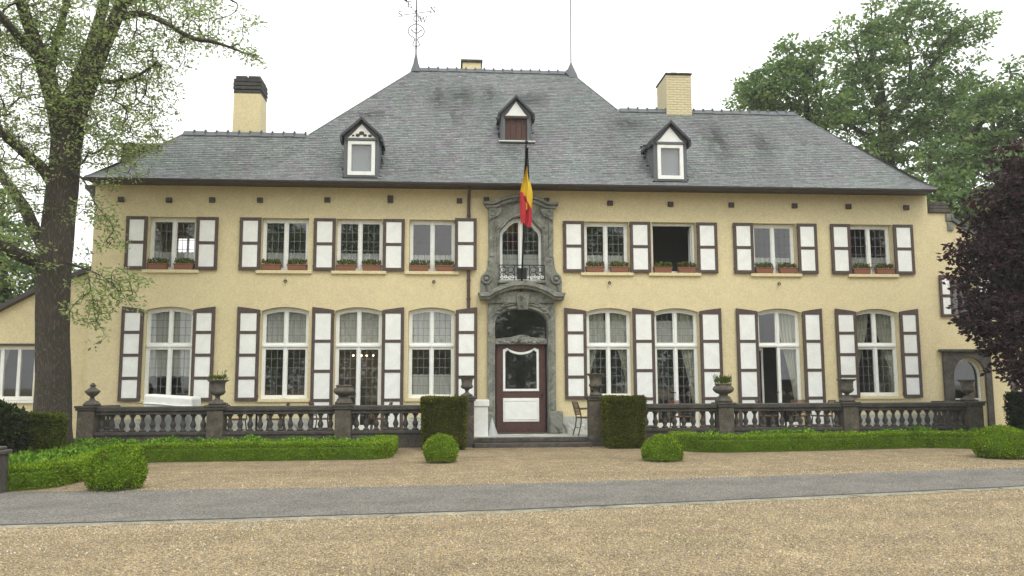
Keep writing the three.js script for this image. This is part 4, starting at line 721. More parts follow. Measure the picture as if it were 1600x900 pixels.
function balustrade(label, stops, endX, Z = 1.66) { // stops: x of the piers, the last at the steps; endX: the return to the house
  const mid = (stops[0] + stops[stops.length - 1]) / 2, o = thing('balustrade', label, 'balustrade', [mid, 0, Z]), at = x => x - mid;
  stops.forEach((x, i) => { const step = i === stops.length - 1; pier(o, at(x), 0, step ? 0.34 : 0.38, step ? 1.19 : 1.012); });
  for (let i = 0; i < stops.length - 1; i++) {
    const a = Math.min(stops[i], stops[i + 1]) + 0.19, b = Math.max(stops[i], stops[i + 1]) - 0.19, n = Math.round((b - a) / 0.228);
    part(o, 'plinth', join([rbox(at(a), at(b), 0.0, 0.33, -0.13, 0.13, 0.01), rbox(at(a), at(b), 0.33, 0.41, -0.16, 0.16, 0.015)]), M.darkStone);
    part(o, 'handrail', join([rbox(at(a), at(b), 0.805, 0.88, -0.12, 0.12, 0.012), rbox(at(a), at(b), 0.88, 0.998, -0.165, 0.165, 0.03)]), M.darkStone);
    for (let k = 0; k < n; k++) { const m = part(o, 'baluster', balGeo, M.darkStone); m.position.set(at(a + (b - a) * (k + 0.5) / n), 0.411, 0); m.rotation.y = k * 1.3; }
  }
  // return towards the wall at the outer end
  const ex = at(endX), n = 6, z0 = -0.19, z1 = -Z + 0.03;
  part(o, 'plinth', join([rbox(ex - 0.13, ex + 0.13, 0, 0.33, z1, z0, 0.01), rbox(ex - 0.16, ex + 0.16, 0.33, 0.41, z1, z0, 0.015)]), M.darkStone);
  part(o, 'handrail', join([rbox(ex - 0.12, ex + 0.12, 0.805, 0.88, z1, z0, 0.012), rbox(ex - 0.165, ex + 0.165, 0.88, 0.998, z1, z0, 0.03)]), M.darkStone);
  for (let k = 0; k < n; k++) { const m = part(o, 'baluster', balGeo, M.darkStone); m.position.set(ex, 0.411, z0 + (z1 - z0) * (k + 0.5) / n); }
  return o;
}
balustrade('weathered stone balustrade along the terrace left of the front door', [-10.3, -7.37, -4.41, -1.47], -10.36);
balustrade('weathered stone balustrade along the terrace right of the front door', [11.28, 8.04, 4.88, 1.66], 11.34);
const urnLid = { body: [[0, 0.17], [0.05, 0.17], [0.045, 0.2], [0.1, 0.24], [0.165, 0.31], [0.17, 0.345], [0.12, 0.37], [0.07, 0.41], [0.05, 0.44], [0.075, 0.46], [0.07, 0.48], [0.035, 0.5], [0.03, 0.525], [0, 0.53]], foot: [[0, 0], [0.19, 0], [0.19, 0.04], [0.16, 0.06], [0.13, 0.1], [0.075, 0.12], [0.05, 0.17], [0, 0.17]] };
const krater = { body: [[0, 0.2], [0.06, 0.2], [0.13, 0.23], [0.175, 0.29], [0.16, 0.33], [0.155, 0.42], [0.165, 0.5], [0.23, 0.54], [0.235, 0.565], [0.19, 0.565], [0.15, 0.52], [0, 0.5]], foot: [[0, 0], [0.19, 0], [0.19, 0.05], [0.14, 0.07], [0.12, 0.11], [0.06, 0.13], [0.05, 0.18], [0.07, 0.2], [0, 0.2]] };
const bowl = { body: [[0, 0.2], [0.12, 0.2], [0.2, 0.235], [0.25, 0.29], [0.255, 0.33], [0.22, 0.38], [0.18, 0.41], [0.21, 0.435], [0.2, 0.46], [0.15, 0.45], [0, 0.43]], foot: [[0, 0], [0.21, 0], [0.21, 0.05], [0.18, 0.08], [0.16, 0.13], [0.11, 0.15], [0.1, 0.19], [0.12, 0.2], [0, 0.2]] };
const bell = { body: [[0, 0.16], [0.05, 0.16], [0.13, 0.19], [0.155, 0.235], [0.13, 0.28], [0.135, 0.36], [0.15, 0.44], [0.21, 0.475], [0.22, 0.5], [0.17, 0.5], [0.12, 0.44], [0, 0.43]], foot: [[0, 0], [0.14, 0], [0.14, 0.04], [0.09, 0.06], [0.045, 0.09], [0.04, 0.13], [0.06, 0.16], [0, 0.16]] };
[[-10.24, 1.012, urnLid, 'lidded stone urn on the far left end of the balustrade', 0, 1], [-7.37, 1.012, krater, 'stone urn with flared rim and sparse plants, second from the left', 1, 1.05], [-4.41, 1.012, bowl, 'squat bowl-shaped stone urn without plants on the left balustrade', 0, 1], [-1.47, 1.19, bell, 'grey stone urn on the pier left of the front steps', 0, 1], [1.68, 1.19, bell, 'grey stone urn on the pier right of the front steps', 0, 1.08], [4.88, 1.012, bowl, 'squat bowl-shaped stone urn with green plants on the right balustrade', 2, 1.02], [8.04, 1.012, krater, 'greenish stone urn before the rightmost ground floor window', 0, 1], [11.2, 1.012, krater, 'dark stone urn at the right end of the balustrade', 0, 0.95]].forEach(([x, y, k, label, plants, s], n) => {
  const u = thing('urn', label, 'urn', [x, y + 0.014, 1.66], n * 0.4, 'stone urns on the terrace balustrade'); u.scale.setScalar(s);
  part(u, 'body', lathe(k.body, 24), M.urn); part(u, 'foot', lathe(k.foot, 20), M.urn);
  if (plants) { const L = new Leaves(500 + n), r = L.r, top = k.body[k.body.length - 3][1]; for (let i = 0; i < (plants > 1 ? 420 : 150); i++) { const a = r() * 6.28, q = r() * 0.19, h = (plants > 1 ? 0.13 : 0.06) * r(); L.add(Math.cos(a) * q, top - 0.02 + h, Math.sin(a) * q, Math.cos(a) * 0.7, 0.9 + r(), Math.sin(a) * 0.7, 0.06 + 0.05 * r(), 0.025, [0.09 + 0.05 * r(), 0.13 + 0.05 * r(), 0.03]); } for (let j = 0; j < plants * 4; j++) { const a = r() * 6.28, q = 0.08 + 0.1 * r(); for (let i = 0; i < 12; i++) L.add(Math.cos(a) * q * (1 + i * 0.05), top + i * 0.017, Math.sin(a) * q * (1 + i * 0.05), r() - 0.5, 0.6, r() - 0.5, 0.045, 0.02, [0.1, 0.14, 0.04]); } part(u, 'plant', L.geo(), M.evergreen, 'stuff'); }
});

/* ------------------------------------------------ flower boxes on the upper sills */
const order = ['first', 'second', 'third', 'fourth', 'fifth', 'sixth', 'seventh', 'eighth'];
UP.forEach((cx, i) => [-1, 1].forEach((s, k) => {
  const r = rngOf(900 + i * 2 + k), o = thing('flower_box', `terracotta flower box on the ${k ? 'right' : 'left'} half of the ${order[i]} upper window sill from the left`, 'flower box', [cx + s * 0.33, 4.472, -0.01 + 0.01 * r()], (r() - 0.5) * 0.06, 'flower boxes on the upper window sills');
  const sh = poly([[-0.225, 0], [0.225, 0], [0.25, 0.14], [-0.25, 0.14]]);
  part(o, 'trough', join([ext(sh, -0.07, 0.075, 0.008), rbox(-0.262, 0.262, 0.125, 0.155, -0.08, 0.085, 0.01)]), M.terracotta);
  const L = new Leaves(930 + i * 2 + k);
  for (let q = 0; q < 230; q++) { const x = (r() - 0.5) * 0.48, h = 0.14 + 0.13 * r() * (1 - Math.abs(x)), l = 0.04 + 0.05 * r(), d = r() < 0.25; L.add(x, h, (r() - 0.5) * 0.13, (r() - 0.5) * 1.6, 0.5 + r(), (r() - 0.5) * 1.6, l, l * 0.5, d ? [0.12, 0.07, 0.035] : [0.07 + 0.05 * r(), 0.11 + 0.06 * r(), 0.03]); }
  part(o, 'plants', L.geo(), M.evergreen, 'stuff');
}));

/* ------------------------------------------------ terrace furniture */
function makeChair() {
  const o = new THREE.Group();
  for (const [x, z] of [[-0.19, 0.19], [0.19, 0.19]]) part(o, 'leg', rod([x * 1.1, 0, z * 1.15], [x * 0.95, 0.44, z * 0.9], 0.014, 0.016), M.chairLeg);
  for (const x of [-0.19, 0.19]) part(o, 'leg', tube([[x * 1.1, 0, -0.27], [x, 0.25, -0.2], [x, 0.45, -0.18], [x * 1.02, 0.66, -0.22], [x * 0.95, 0.84, -0.28]], 0.015, 16, 6), M.chairLeg);
  part(o, 'seat', rbox(-0.22, 0.22, 0.43, 0.465, -0.2, 0.22, 0.015), M.rattan);
  part(o, 'backrest', (() => { const g = [], n = 9; for (let k = 0; k <= n; k++) { const y = 0.53 + 0.034 * k, zz = -0.205 - 0.08 * k / n; g.push(tube([[-0.2, y, zz], [-0.1, y, zz - 0.03], [0.1, y, zz - 0.03], [0.2, y, zz]], 0.0145, 8, 5)); } return join(g); })(), M.rattan);
  for (const s of [-1, 1]) part(o, 'armrest', tube([[s * 0.2, 0.66, -0.22], [s * 0.25, 0.67, 0], [s * 0.25, 0.65, 0.17], [s * 0.22, 0.45, 0.19]], 0.016, 16, 6), M.rattan);
  part(o, 'stretcher', join([rod([-0.2, 0.2, 0.2], [0.2, 0.2, 0.2], 0.009), rod([-0.2, 0.2, -0.22], [0.2, 0.2, -0.22], 0.009)]), M.chairLeg);
  return o;
}
const chair0 = makeChair();
[[-7.12, 1.55, 'bistro chair behind the balustrade just right of the second urn'], [-6.15, -1.45, 'bistro chair behind the balustrade below the second ground floor window'], [-5.05, 1.5, 'bistro chair behind the balustrade just left of the squat urn'], [-3.62, -1.4, 'bistro chair behind the balustrade right of the first French window'], [1.52, 1.75, 'brown bistro chair beside the pier right of the front door'], [4.0, 0.4, 'bistro chair before the second French window, left of the planted squat urn'], [6.35, 1.4, 'bistro chair at the left side of the third French window'], [7.1, -0.5, 'reddish bistro chair before the right half of the third French window'], [7.72, -1.6, 'bistro chair just left of the greenish urn on the right']].forEach(([x, turn, label], i) => {
  const c = i ? chair0.clone() : chair0; c.name = numbered('bistro_chair'); c.position.set(x, 0.203, i === 4 ? 1.05 : 0.85 + 0.12 * Math.sin(i * 2.7)); c.rotation.y = turn; c.userData = { label, category: 'chair', group: 'bistro chairs on the terrace' }; scene.add(c);
});
[[-6.62, 'small round table between two chairs left of the squat urn'], [-4.3, 'small round table behind the squat urn on the left'], [6.75, 'small round table before the third French window']].forEach(([x, label]) => {
  const t = thing('bistro_table', label, 'table', [x, 0.203, 0.9], 0, 'small round tables on the terrace');
  part(t, 'table_top', lathe([[0, 0.72], [0.3, 0.72], [0.31, 0.735], [0.3, 0.75], [0, 0.75]], 28), M.chairLeg); part(t, 'column', rod([0, 0.03, 0], [0, 0.72, 0], 0.025), M.iron); part(t, 'base', lathe([[0, 0], [0.2, 0], [0.2, 0.02], [0.05, 0.05], [0, 0.06]], 20), M.iron);
});
{
  const t = thing('covered_bench', 'garden furniture under a white cloth at the left end of the terrace', 'covered furniture', [-8.62, 0.203, 0.95]);
  const g = new RoundedBoxGeometry(1.14, 1.02, 0.75, 6, 0.06).translate(0, 0.515, 0), p = g.attributes.position;
  for (let i = 0; i < p.count; i++) { const x = p.getX(i), y = p.getY(i); if (y > 0.8) p.setY(i, y + 0.04 * Math.cos(x * 2.4 + 0.5) - 0.045 * x + 0.03 * fbm(x * 5, p.getZ(i) * 5, 1)); p.setZ(i, p.getZ(i) + 0.03 * Math.sin(x * 19 + y * 3) * (1 - y)); }
  g.computeVertexNormals(); part(t, 'cloth', metres(g), M.cloth);
  part(t, 'cloth_fold', tube([[-0.57, 0.86, 0.385], [-0.2, 0.84, 0.392], [0.2, 0.8, 0.39], [0.58, 0.79, 0.385]], 0.016, 24, 6), M.cloth);
  const b = thing('white_counter', 'white box-like counter standing left of the front door', 'counter', [-1.13, 0.203, 1.0]);
  part(b, 'body', rbox(-0.19, 0.19, 0.0, 0.74, -0.25, 0.25, 0.01), M.white);
  part(b, 'lid', ext(poly([[-0.22, 0.742], [0.22, 0.742], [0.22, 0.9], [-0.3, 0.9], [-0.26, 0.82]]), -0.28, 0.28, 0.012), M.white);
  const k = thing('plastic_sack', 'crumpled translucent plastic sack beside the white counter', 'sack', [-0.8, 0.203, 0.95]);
  const sg = new THREE.ConeGeometry(0.13, 0.46, 18, 8, false).translate(0, 0.235, 0), sp = sg.attributes.position; for (let i = 0; i < sp.count; i++) { const f = 1 + 0.25 * fbm(sp.getX(i) * 14, sp.getY(i) * 9, sp.getZ(i) * 14, 3); sp.setXYZ(i, sp.getX(i) * f - 0.06 * sp.getY(i), sp.getY(i), sp.getZ(i) * f); } sg.computeVertexNormals();
  part(k, 'sheet', sg, M.film);
  const ch = thing('chandelier', 'small lit chandelier glimpsed through the first French window', 'lamp', [-4.28, 2.3, -1.4]);
  part(ch, 'frame', join([rod([0, 0.05, 0], [0, 1.38, 0], 0.012), ...[[-0.28, 0], [-0.05, 0.12], [0.08, -0.1], [0.27, 0.02]].map(([x, z]) => tube([[0, 0.05, 0], [x * 0.5, -0.1, z * 0.5], [x, -0.05, z]], 0.01, 10, 5))]), M.iron);
  for (const [x, z] of [[-0.28, 0], [-0.05, 0.12], [0.08, -0.1], [0.27, 0.02]]) part(ch, 'bulb', new THREE.SphereGeometry(0.03, 10, 8).translate(x, -0.01, z), M.bulb);
  const pl = new THREE.PointLight(0xffd9a0, 0.5, 0, 2); pl.position.set(0, -0.12, 0.2); pl.castShadow = true; ch.add(pl);
}
console.log('furniture done');

/* ------------------------------------------------ hedges, clipped bushes, beds */
const HED = 'low box hedges';
function sweepHedge(name, label, line, w, h, seed, density = 6500) { // a clipped hedge along a line on the ground
  const cx = line.reduce((a, p) => a + p[0], 0) / line.length, cz = line.reduce((a, p) => a + p[1], 0) / line.length;
  const o = thing(name, label, 'hedge', [cx, 0, cz], 0, HED), curve = new THREE.CatmullRomCurve3(line.map(([x, z]) => V(x - cx, 0, z - cz)), false, 'catmullrom', 0.1), n = Math.round(curve.getLength() / 0.09);
  const sweep = (w, h) => { const prof = [[-0.5, 0], [-0.51, 0.45], [-0.505, 0.9], [-0.46, 0.99], [-0.2, 1.0], [0, 1.0], [0.2, 1.0], [0.46, 0.99], [0.505, 0.9], [0.51, 0.45], [0.5, 0]], pos = [], idx = [], m = prof.length;
  for (let i = 0; i <= n; i++) { const p = curve.getPointAt(i / n), t = curve.getTangentAt(i / n), end = Math.min(1, Math.min(i, n - i)), k = 0.96 + 0.04 * end; for (const [a, b] of prof) pos.push(p.x - t.z * a * w * k, b * h * (0.97 + 0.03 * end), p.z + t.x * a * w * k); }
  for (let i = 0; i < n; i++) for (let j = 0; j < m - 1; j++) { const a = i * m + j, b = a + m; idx.push(a, a + 1, b, b, a + 1, b + 1); }
  for (let j = 1; j < m - 1; j++) { idx.push(0, j + 1, j); const e = n * m; idx.push(e, e + j, e + j + 1); }
  let g = new THREE.BufferGeometry(); g.setAttribute('position', new THREE.Float32BufferAttribute(pos, 3)); g.setIndex(idx); g.computeVertexNormals();
  const nr = g.attributes.normal; let flip = 0; for (let i = 0; i <= n; i++) flip += nr.getY(i * m + 5); if (flip < 0) { for (let i = 0; i < idx.length; i += 3) { const t = idx[i]; idx[i] = idx[i + 1]; idx[i + 1] = t; } g.setIndex(idx); g.computeVertexNormals(); }
  return g; };
  const g = sweep(w, h);
  roughen(g, 0.03, 1.6); bush(o, g, density, 0.03, boxGreen, seed, 0.022, M.core, sweep(w - 0.22, h - 0.1));
}
sweepHedge('box_hedge', 'bright green clipped box hedge in front of the left balustrade', [[-3.32, 2.5], [-3.32, 4.3], [-3.36, 4.62], [-3.7, 4.64], [-5.6, 4.7], [-7.6, 4.75], [-8.05, 5.1], [-8.0, 6.4], [-7.85, 7.8], [-7.95, 8.9], [-8.4, 9.25], [-9.4, 9.3]], 0.5, 0.33, 41);
sweepHedge('box_hedge', 'bright green clipped box hedge in front of the right balustrade', [[3.55, 2.3], [3.45, 3.3], [3.75, 3.75], [4.6, 3.78], [6.6, 3.5], [8.6, 3.15], [9.2, 3.05], [9.8, 3.4], [10.6, 3.8]], 0.52, 0.34, 42);
function cover(name, label, outline, n, h, tones, seed, seedScale = 1) { // plants filling a bed
  const L = new Leaves(seed), r = L.r, xs = outline.map(p => p[0]), zs = outline.map(p => p[1]), x0 = Math.min(...xs), x1 = Math.max(...xs), z0 = Math.min(...zs), z1 = Math.max(...zs);
  const inside = (x, z) => { let c = false; for (let i = 0, j = outline.length - 1; i < outline.length; j = i++) if ((outline[i][1] > z) !== (outline[j][1] > z) && x < (outline[j][0] - outline[i][0]) * (z - outline[i][1]) / (outline[j][1] - outline[i][1]) + outline[i][0]) c = !c; return c; };
  let k = 0; while (k < n) { const x = x0 + (x1 - x0) * r(), z = z0 + (z1 - z0) * r(); if (!inside(x, z)) continue; k++; const top = h * (0.62 + 0.9 * fbm(x * 1.3 + seed, 1, z * 1.3, 4) + 0.35 * fbm(x * 5, 3, z * 5, 2)), y = Math.max(0.03, top * (0.45 + 0.55 * Math.sqrt(r()))), t = tones[Math.floor(r() * tones.length)], q = (0.7 + 0.6 * r()) * (1 + 0.5 * fbm(x * 1.7, 7, z * 1.7, 3)), l = (0.05 + 0.05 * r()) * seedScale; L.add(x, y, z, (r() - 0.5) * 2, 0.4 + r(), (r() - 0.5) * 2, l, l * 0.5, t.map(c => c * q)); }
  const m = part(scene, numbered(name), L.geo(), M.evergreen, 'stuff'); m.userData.label = label; m.userData.category = 'plants';
}
const bedGreen = [[0.15, 0.28, 0.028], [0.115, 0.23, 0.022], [0.19, 0.31, 0.04], [0.09, 0.18, 0.018]];
cover('ground_cover', 'leafy green plants filling the bed behind the left hedge', [[-3.5, 2.1], [-3.5, 4.5], [-7.8, 4.6], [-7.95, 9.0], [-9.6, 9.2], [-10.4, 4.6], [-10.4, 2.2]], 30000, 0.36, bedGreen, 51);
cover('ground_cover', 'leafy green plants filling the bed behind the right hedge', [[3.7, 2.1], [3.6, 3.5], [6.6, 3.3], [9.2, 2.8], [10.8, 3.6], [13, 3.6], [13, 2.1]], 24000, 0.42, bedGreen, 52);
structure('flower_bed', box(-10.5, -3.3, -0.02, 0.012, 1.95, 4.6), M.soil, 'dark soil of the bed behind the left hedge', 'soil');
structure('flower_bed', box(3.4, 12.5, -0.02, 0.012, 1.95, 3.2), M.soil, 'dark soil of the bed behind the right hedge', 'soil');
structure('flower_bed', box(-12.5, -8.1, -0.02, 0.014, 4.61, 9.2), M.soil, 'dark soil of the bed beside the big tree', 'soil');
function ball(label, x, z, rx, h, seed, c = 0.42) {
  const o = thing('box_ball', label, 'topiary', [x, 0, z], 0, 'clipped box balls'), g = new THREE.IcosahedronGeometry(1, 5);
  const p = g.attributes.position; for (let i = 0; i < p.count; i++) { const yy = p.getY(i); p.setXYZ(i, p.getX(i) * rx, Math.max(0.0, (yy * (1 - c) + c) * h), p.getZ(i) * rx); }
  g.computeVertexNormals(); const qn = []; for (let i = 0; i < p.count; i++) { const v = V(p.getX(i) / rx / rx, (p.getY(i) / h - c) / (1 - c) / h * 0.7, p.getZ(i) / rx / rx).normalize(); qn.push(v.x, v.y, v.z); } g.setAttribute('normal', new THREE.Float32BufferAttribute(qn, 3));
  bush(o, g, 7000, 0.03, boxGreen, seed, 0.03);
}
ball('small round box ball on the gravel left of the front steps', -2.05, 5.62, 0.325, 0.53, 61);
ball('low domed box ball on the gravel right of the front steps', 2.26, 5.75, 0.385, 0.49, 62, 0.3);
ball('large round box ball beside the drive at the left', -6.75, 9.2, 0.41, 0.63, 63, 0.4);
ball('large box ball at the right edge beside the drive', 9.15, 5.85, 0.52, 0.62, 64, 0.38);
function block(label, x0, x1, z0, z1, h, seed) {
  const o = thing('yew_block', label, 'topiary', [(x0 + x1) / 2, 0, (z0 + z1) / 2], 0, 'square clipped yews'), w = x1 - x0, d = z1 - z0, g = new THREE.BoxGeometry(w, h, d, 14, 16, 12), p = g.attributes.position;
  g.translate(0, h / 2, 0); for (let i = 0; i < p.count; i++) { const t = 0.9 + 0.1 * p.getY(i) / h; p.setX(i, p.getX(i) * t); p.setZ(i, p.getZ(i) * t); } g.computeVertexNormals();
  const q = roughen(g, 0.045, 2.4); bush(o, q, 6500, 0.034, yewGreen, seed, 0.03, M.yewCore);
}
block('square clipped dark yew block left of the front steps', -2.53, -1.5, 1.98, 2.8, 1.18, 71);
block('square clipped dark yew block right of the front steps', 1.74, 2.66, 1.98, 2.8, 1.18, 72);
{ // shade-loving evergreens round the foot of the big tree
  const shrub = (label, x, z, rx, h, rz, seed, tones) => { const o = thing('evergreen_shrub', label, 'shrub', [x, 0, z], 0), g = new THREE.IcosahedronGeometry(1, 4).scale(rx, h / 2, rz).translate(0, h / 2, 0); roughen(g, 0.3, 1.8); bush(o, g, 2400, 0.07, tones, seed, 0.14, M.shrubCore); };
  const dark = [[0.03, 0.042, 0.014], [0.022, 0.032, 0.012], [0.045, 0.055, 0.02]], olive = [[0.1, 0.125, 0.02], [0.075, 0.1, 0.018], [0.13, 0.145, 0.022]];
  { const o = thing('evergreen_hedge', 'small trimmed olive green hedge in front of the trunk of the big tree', 'hedge', [-10.2, 0, 4.45]), g = new THREE.BoxGeometry(1.0, 0.92, 0.6, 14, 12, 8).translate(0, 0.46, 0); roughen(g, 0.1, 2); bush(o, g, 3600, 0.042, olive, 81, 0.04, M.yewCore); }
  shrub('dark evergreen shrub at the left edge behind the hedge', -10.45, 5.6, 0.6, 1.15, 0.6, 82, dark);
  { const o = thing('evergreen_hedge', 'dark clipped evergreen hedge beyond the right end of the balustrade', 'hedge', [12.9, 0, 2.7]), g = new THREE.BoxGeometry(2.3, 1.2, 0.8, 24, 12, 8).translate(0, 0.6, 0); roughen(g, 0.1, 2); bush(o, g, 2600, 0.055, dark, 83, 0.05, M.shrubCore); }
  const p = thing('stone_post', 'dark weathered stone post cut off by the left edge beside the hedge', 'post', [-8.34, 0, 9.55]);
  part(p, 'shaft', rbox(-0.17, 0.17, -0.02, 0.54, -0.17, 0.17, 0.03), M.darkStone); part(p, 'cap', join([rbox(-0.2, 0.2, 0.54, 0.6, -0.2, 0.2, 0.02), rbox(-0.15, 0.15, 0.6, 0.65, -0.15, 0.15, 0.03)]), M.darkStone);
}
console.log('hedges done');

/* ------------------------------------------------ trees */
// Limbs are given as lines with radii; twigs then reach from the nearest wood to points spread in the crown.
function growTree(o, limbs, crowns, opt) {
  const { seed, count, step = 0.3, clump = 0.3, leaves = 14, len = 0.1, wid = 0.06, tones, twig = 0.007, droop = 0.1, hue = 0.5, sides = 12, shell = 0.55 } = opt, r = rngOf(seed), [ox, oy, oz] = o.position.toArray();
  const N = [], geos = [];
  for (const limb of limbs) {
    const pts = limb.map(p => V(p[0] - ox, p[1] - oy, p[2] - oz)), cv = new THREE.CatmullRomCurve3(pts, false, 'centripetal'), L = cv.getLength(), n = Math.max(4, Math.round(L / 0.16)), rad = t => { const q = t * (limb.length - 1), i = Math.min(limb.length - 2, Math.floor(q)); return limb[i][3] + (limb[i + 1][3] - limb[i][3]) * (q - i); };
    const pos = [], uv = [], idx = [], S = limb[0][3] > 0.12 ? sides : 7; let pv = null;
    for (let i = 0; i <= n; i++) {
      const t = i / n, p = cv.getPoint(t), tg = cv.getTangent(t), a = (pv ?? V(0.3, 0.1, 1)).clone().sub(tg.clone().multiplyScalar((pv ?? V(0.3, 0.1, 1)).dot(tg))).normalize(), b = V().crossVectors(tg, a); pv = a; const R = rad(t);
      for (let k = 0; k <= S; k++) { const an = k / S * 6.28319, q = R * (1 + 0.14 * fbm(Math.cos(an) * 1.3 + p.x, p.y * 0.9, Math.sin(an) * 1.3 + seed, 3) + 0.05 * Math.sin(an * 7 + p.y)); pos.push(p.x + (a.x * Math.cos(an) + b.x * Math.sin(an)) * q, p.y + (a.y * Math.cos(an) + b.y * Math.sin(an)) * q, p.z + (a.z * Math.cos(an) + b.z * Math.sin(an)) * q); uv.push(k / S * 6.28 * R, t * L); }
      N.push({ x: p.x, y: p.y, z: p.z, par: i ? N.length - 1 : -1, R, fixed: true, kids: 0, d: tg });
    }
    for (let i = 0; i < n; i++) for (let k = 0; k < S; k++) { const a = i * (S + 1) + k, b = a + S + 1; idx.push(a, a + 1, b, b, a + 1, b + 1); }
    const g = new THREE.BufferGeometry(); g.setAttribute('position', new THREE.Float32BufferAttribute(pos, 3)); g.setAttribute('uv', new THREE.Float32BufferAttribute(uv, 2)); g.setIndex(idx); g.computeVertexNormals(); geos.push(g.toNonIndexed());
  }
  const wsum = crowns.reduce((s, e) => s + e[3] * e[4] * e[5] * e[6], 0), T = [];
  for (const e of crowns) { const m = Math.max(3, Math.round(count * e[3] * e[4] * e[5] * e[6] / wsum)); for (let k = 0; k < m; k++) { let x, y, z, d; do { x = r() * 2 - 1; y = r() * 2 - 1; z = r() * 2 - 1; d = x * x + y * y + z * z; } while (d > 1 || (d < 0.3 && r() < shell)); const wobble = 1 + 0.3 * fbm(e[0] + x * 1.4, e[1] + y * 1.4, e[2] + z * 1.4, 3); T.push({ x: e[0] + x * e[3] * wobble - ox, y: e[1] + y * e[4] * wobble - oy, z: e[2] + z * e[5] * wobble - oz }); } }
  for (const l of limbs) { const n = l.length, e = l[n - 1]; if (e[3] > 0.045 || opt.bareEnds) continue; for (let k = 0; k < 16; k++) { const f = n - 1 - r() * Math.min(2.2, n - 1), i = Math.min(n - 2, Math.floor(f)), t = f - i, s = clump * 2.2; T.push({ x: l[i][0] + (l[i + 1][0] - l[i][0]) * t + (r() - 0.5) * s - ox, y: l[i][1] + (l[i + 1][1] - l[i][1]) * t + (r() - 0.5) * s - oy, z: l[i][2] + (l[i + 1][2] - l[i][2]) * t + (r() - 0.5) * s - oz }); } }
  const near = t => { let b = 1e9, w = 0; for (let i = 0; i < N.length; i++) { const q = N[i], d = (q.x - t.x) ** 2 + (q.y - t.y) ** 2 + (q.z - t.z) ** 2; if (d < b) { b = d; w = i; } } return [b, w]; };
  for (const t of T) t.d = near(t)[0];
  T.sort((a, b) => a.d - b.d);
  const Lv = new Leaves(seed + 7), q = Lv.r;
  for (const t of T) {
    const [b, w] = near(t), D = Math.sqrt(b), m = Math.max(1, Math.ceil(D / step)); let cur = w; const s = N[w], dir = s.d ?? V(0, 1, 0);
    for (let k = 1; k <= m; k++) { const f = k / m, bend = Math.sin(f * 3.14) * 0.18 * D, j = 0.1 * step; N.push({ x: s.x + (t.x - s.x) * f + dir.x * bend + (r() - 0.5) * j, y: s.y + (t.y - s.y) * f + (dir.y + 0.2) * bend - droop * f * f * D * 0.25 + (r() - 0.5) * j, z: s.z + (t.z - s.z) * f + dir.z * bend + (r() - 0.5) * j, par: cur, R: 0, kids: 0, d: V(t.x - s.x, t.y - s.y, t.z - s.z).normalize() }); cur = N.length - 1; }
    const e = N[cur], c0 = tones[Math.floor(q() * tones.length)], lift = 0.8 + 0.4 * q();
    for (let k = 0; k < leaves; k++) { const a = q() * 6.28, cz = q() * 2 - 1, sr = Math.sqrt(1 - cz * cz), R = clump * Math.pow(q(), 0.6), flat = opt.flat ?? 0.6, l = len * (0.65 + 0.7 * q()), g = lift * (0.75 + 0.5 * q()); Lv.add(e.x + Math.cos(a) * sr * R, e.y + cz * R * flat, e.z + Math.sin(a) * sr * R, Math.cos(a) * sr + (q() - 0.5), cz * 0.5 + (q() - 0.6), Math.sin(a) * sr + (q() - 0.5), l, wid * l / len, [c0[0] * g, c0[1] * g, c0[2] * g]); }
  }
  for (let i = N.length - 1; i >= 0; i--) { const n = N[i]; if (n.fixed) continue; n.R = Math.max(twig, Math.pow(n.kids, 1 / 2.4)); if (n.par >= 0) N[n.par].kids += Math.pow(n.R, 2.4); }
  const pos = [], S = 5;
  for (const n of N) {
    if (n.fixed || n.par < 0) continue; const p = N[n.par], a = V(p.x, p.y, p.z), b = V(n.x, n.y, n.z), t = V().subVectors(b, a).normalize(), u = V(0.31, 0.7, 0.62).cross(t).normalize(), v = V().crossVectors(t, u), r0 = Math.min(p.R, n.R * 1.35), r1 = n.R;
    for (let k = 0; k < S; k++) { const A = k / S * 6.2832, B = (k + 1) / S * 6.2832, P = (c, R, an) => [c.x + (u.x * Math.cos(an) + v.x * Math.sin(an)) * R, c.y + (u.y * Math.cos(an) + v.y * Math.sin(an)) * R, c.z + (u.z * Math.cos(an) + v.z * Math.sin(an)) * R]; pos.push(...P(a, r0, A), ...P(a, r0, B), ...P(b, r1, B), ...P(a, r0, A), ...P(b, r1, B), ...P(b, r1, A)); }
  }
  const bg = new THREE.BufferGeometry(); bg.setAttribute('position', new THREE.Float32BufferAttribute(pos, 3)); bg.computeVertexNormals();
  part(o, 'trunk', mergeGeometries(geos), M.bark);
  part(o, 'branches', metres(bg), M.bark);
  part(o, 'crown', Lv.geo(), opt.mat ?? M.leaf);
}
const spring = [[0.32, 0.41, 0.14], [0.27, 0.37, 0.11], [0.37, 0.44, 0.17], [0.25, 0.31, 0.12]];
const green = [[0.18, 0.28, 0.08], [0.145, 0.24, 0.07], [0.22, 0.31, 0.1], [0.12, 0.2, 0.065]];
const purple = [[0.05, 0.02, 0.026], [0.036, 0.016, 0.021], [0.072, 0.025, 0.028], [0.034, 0.02, 0.02]];
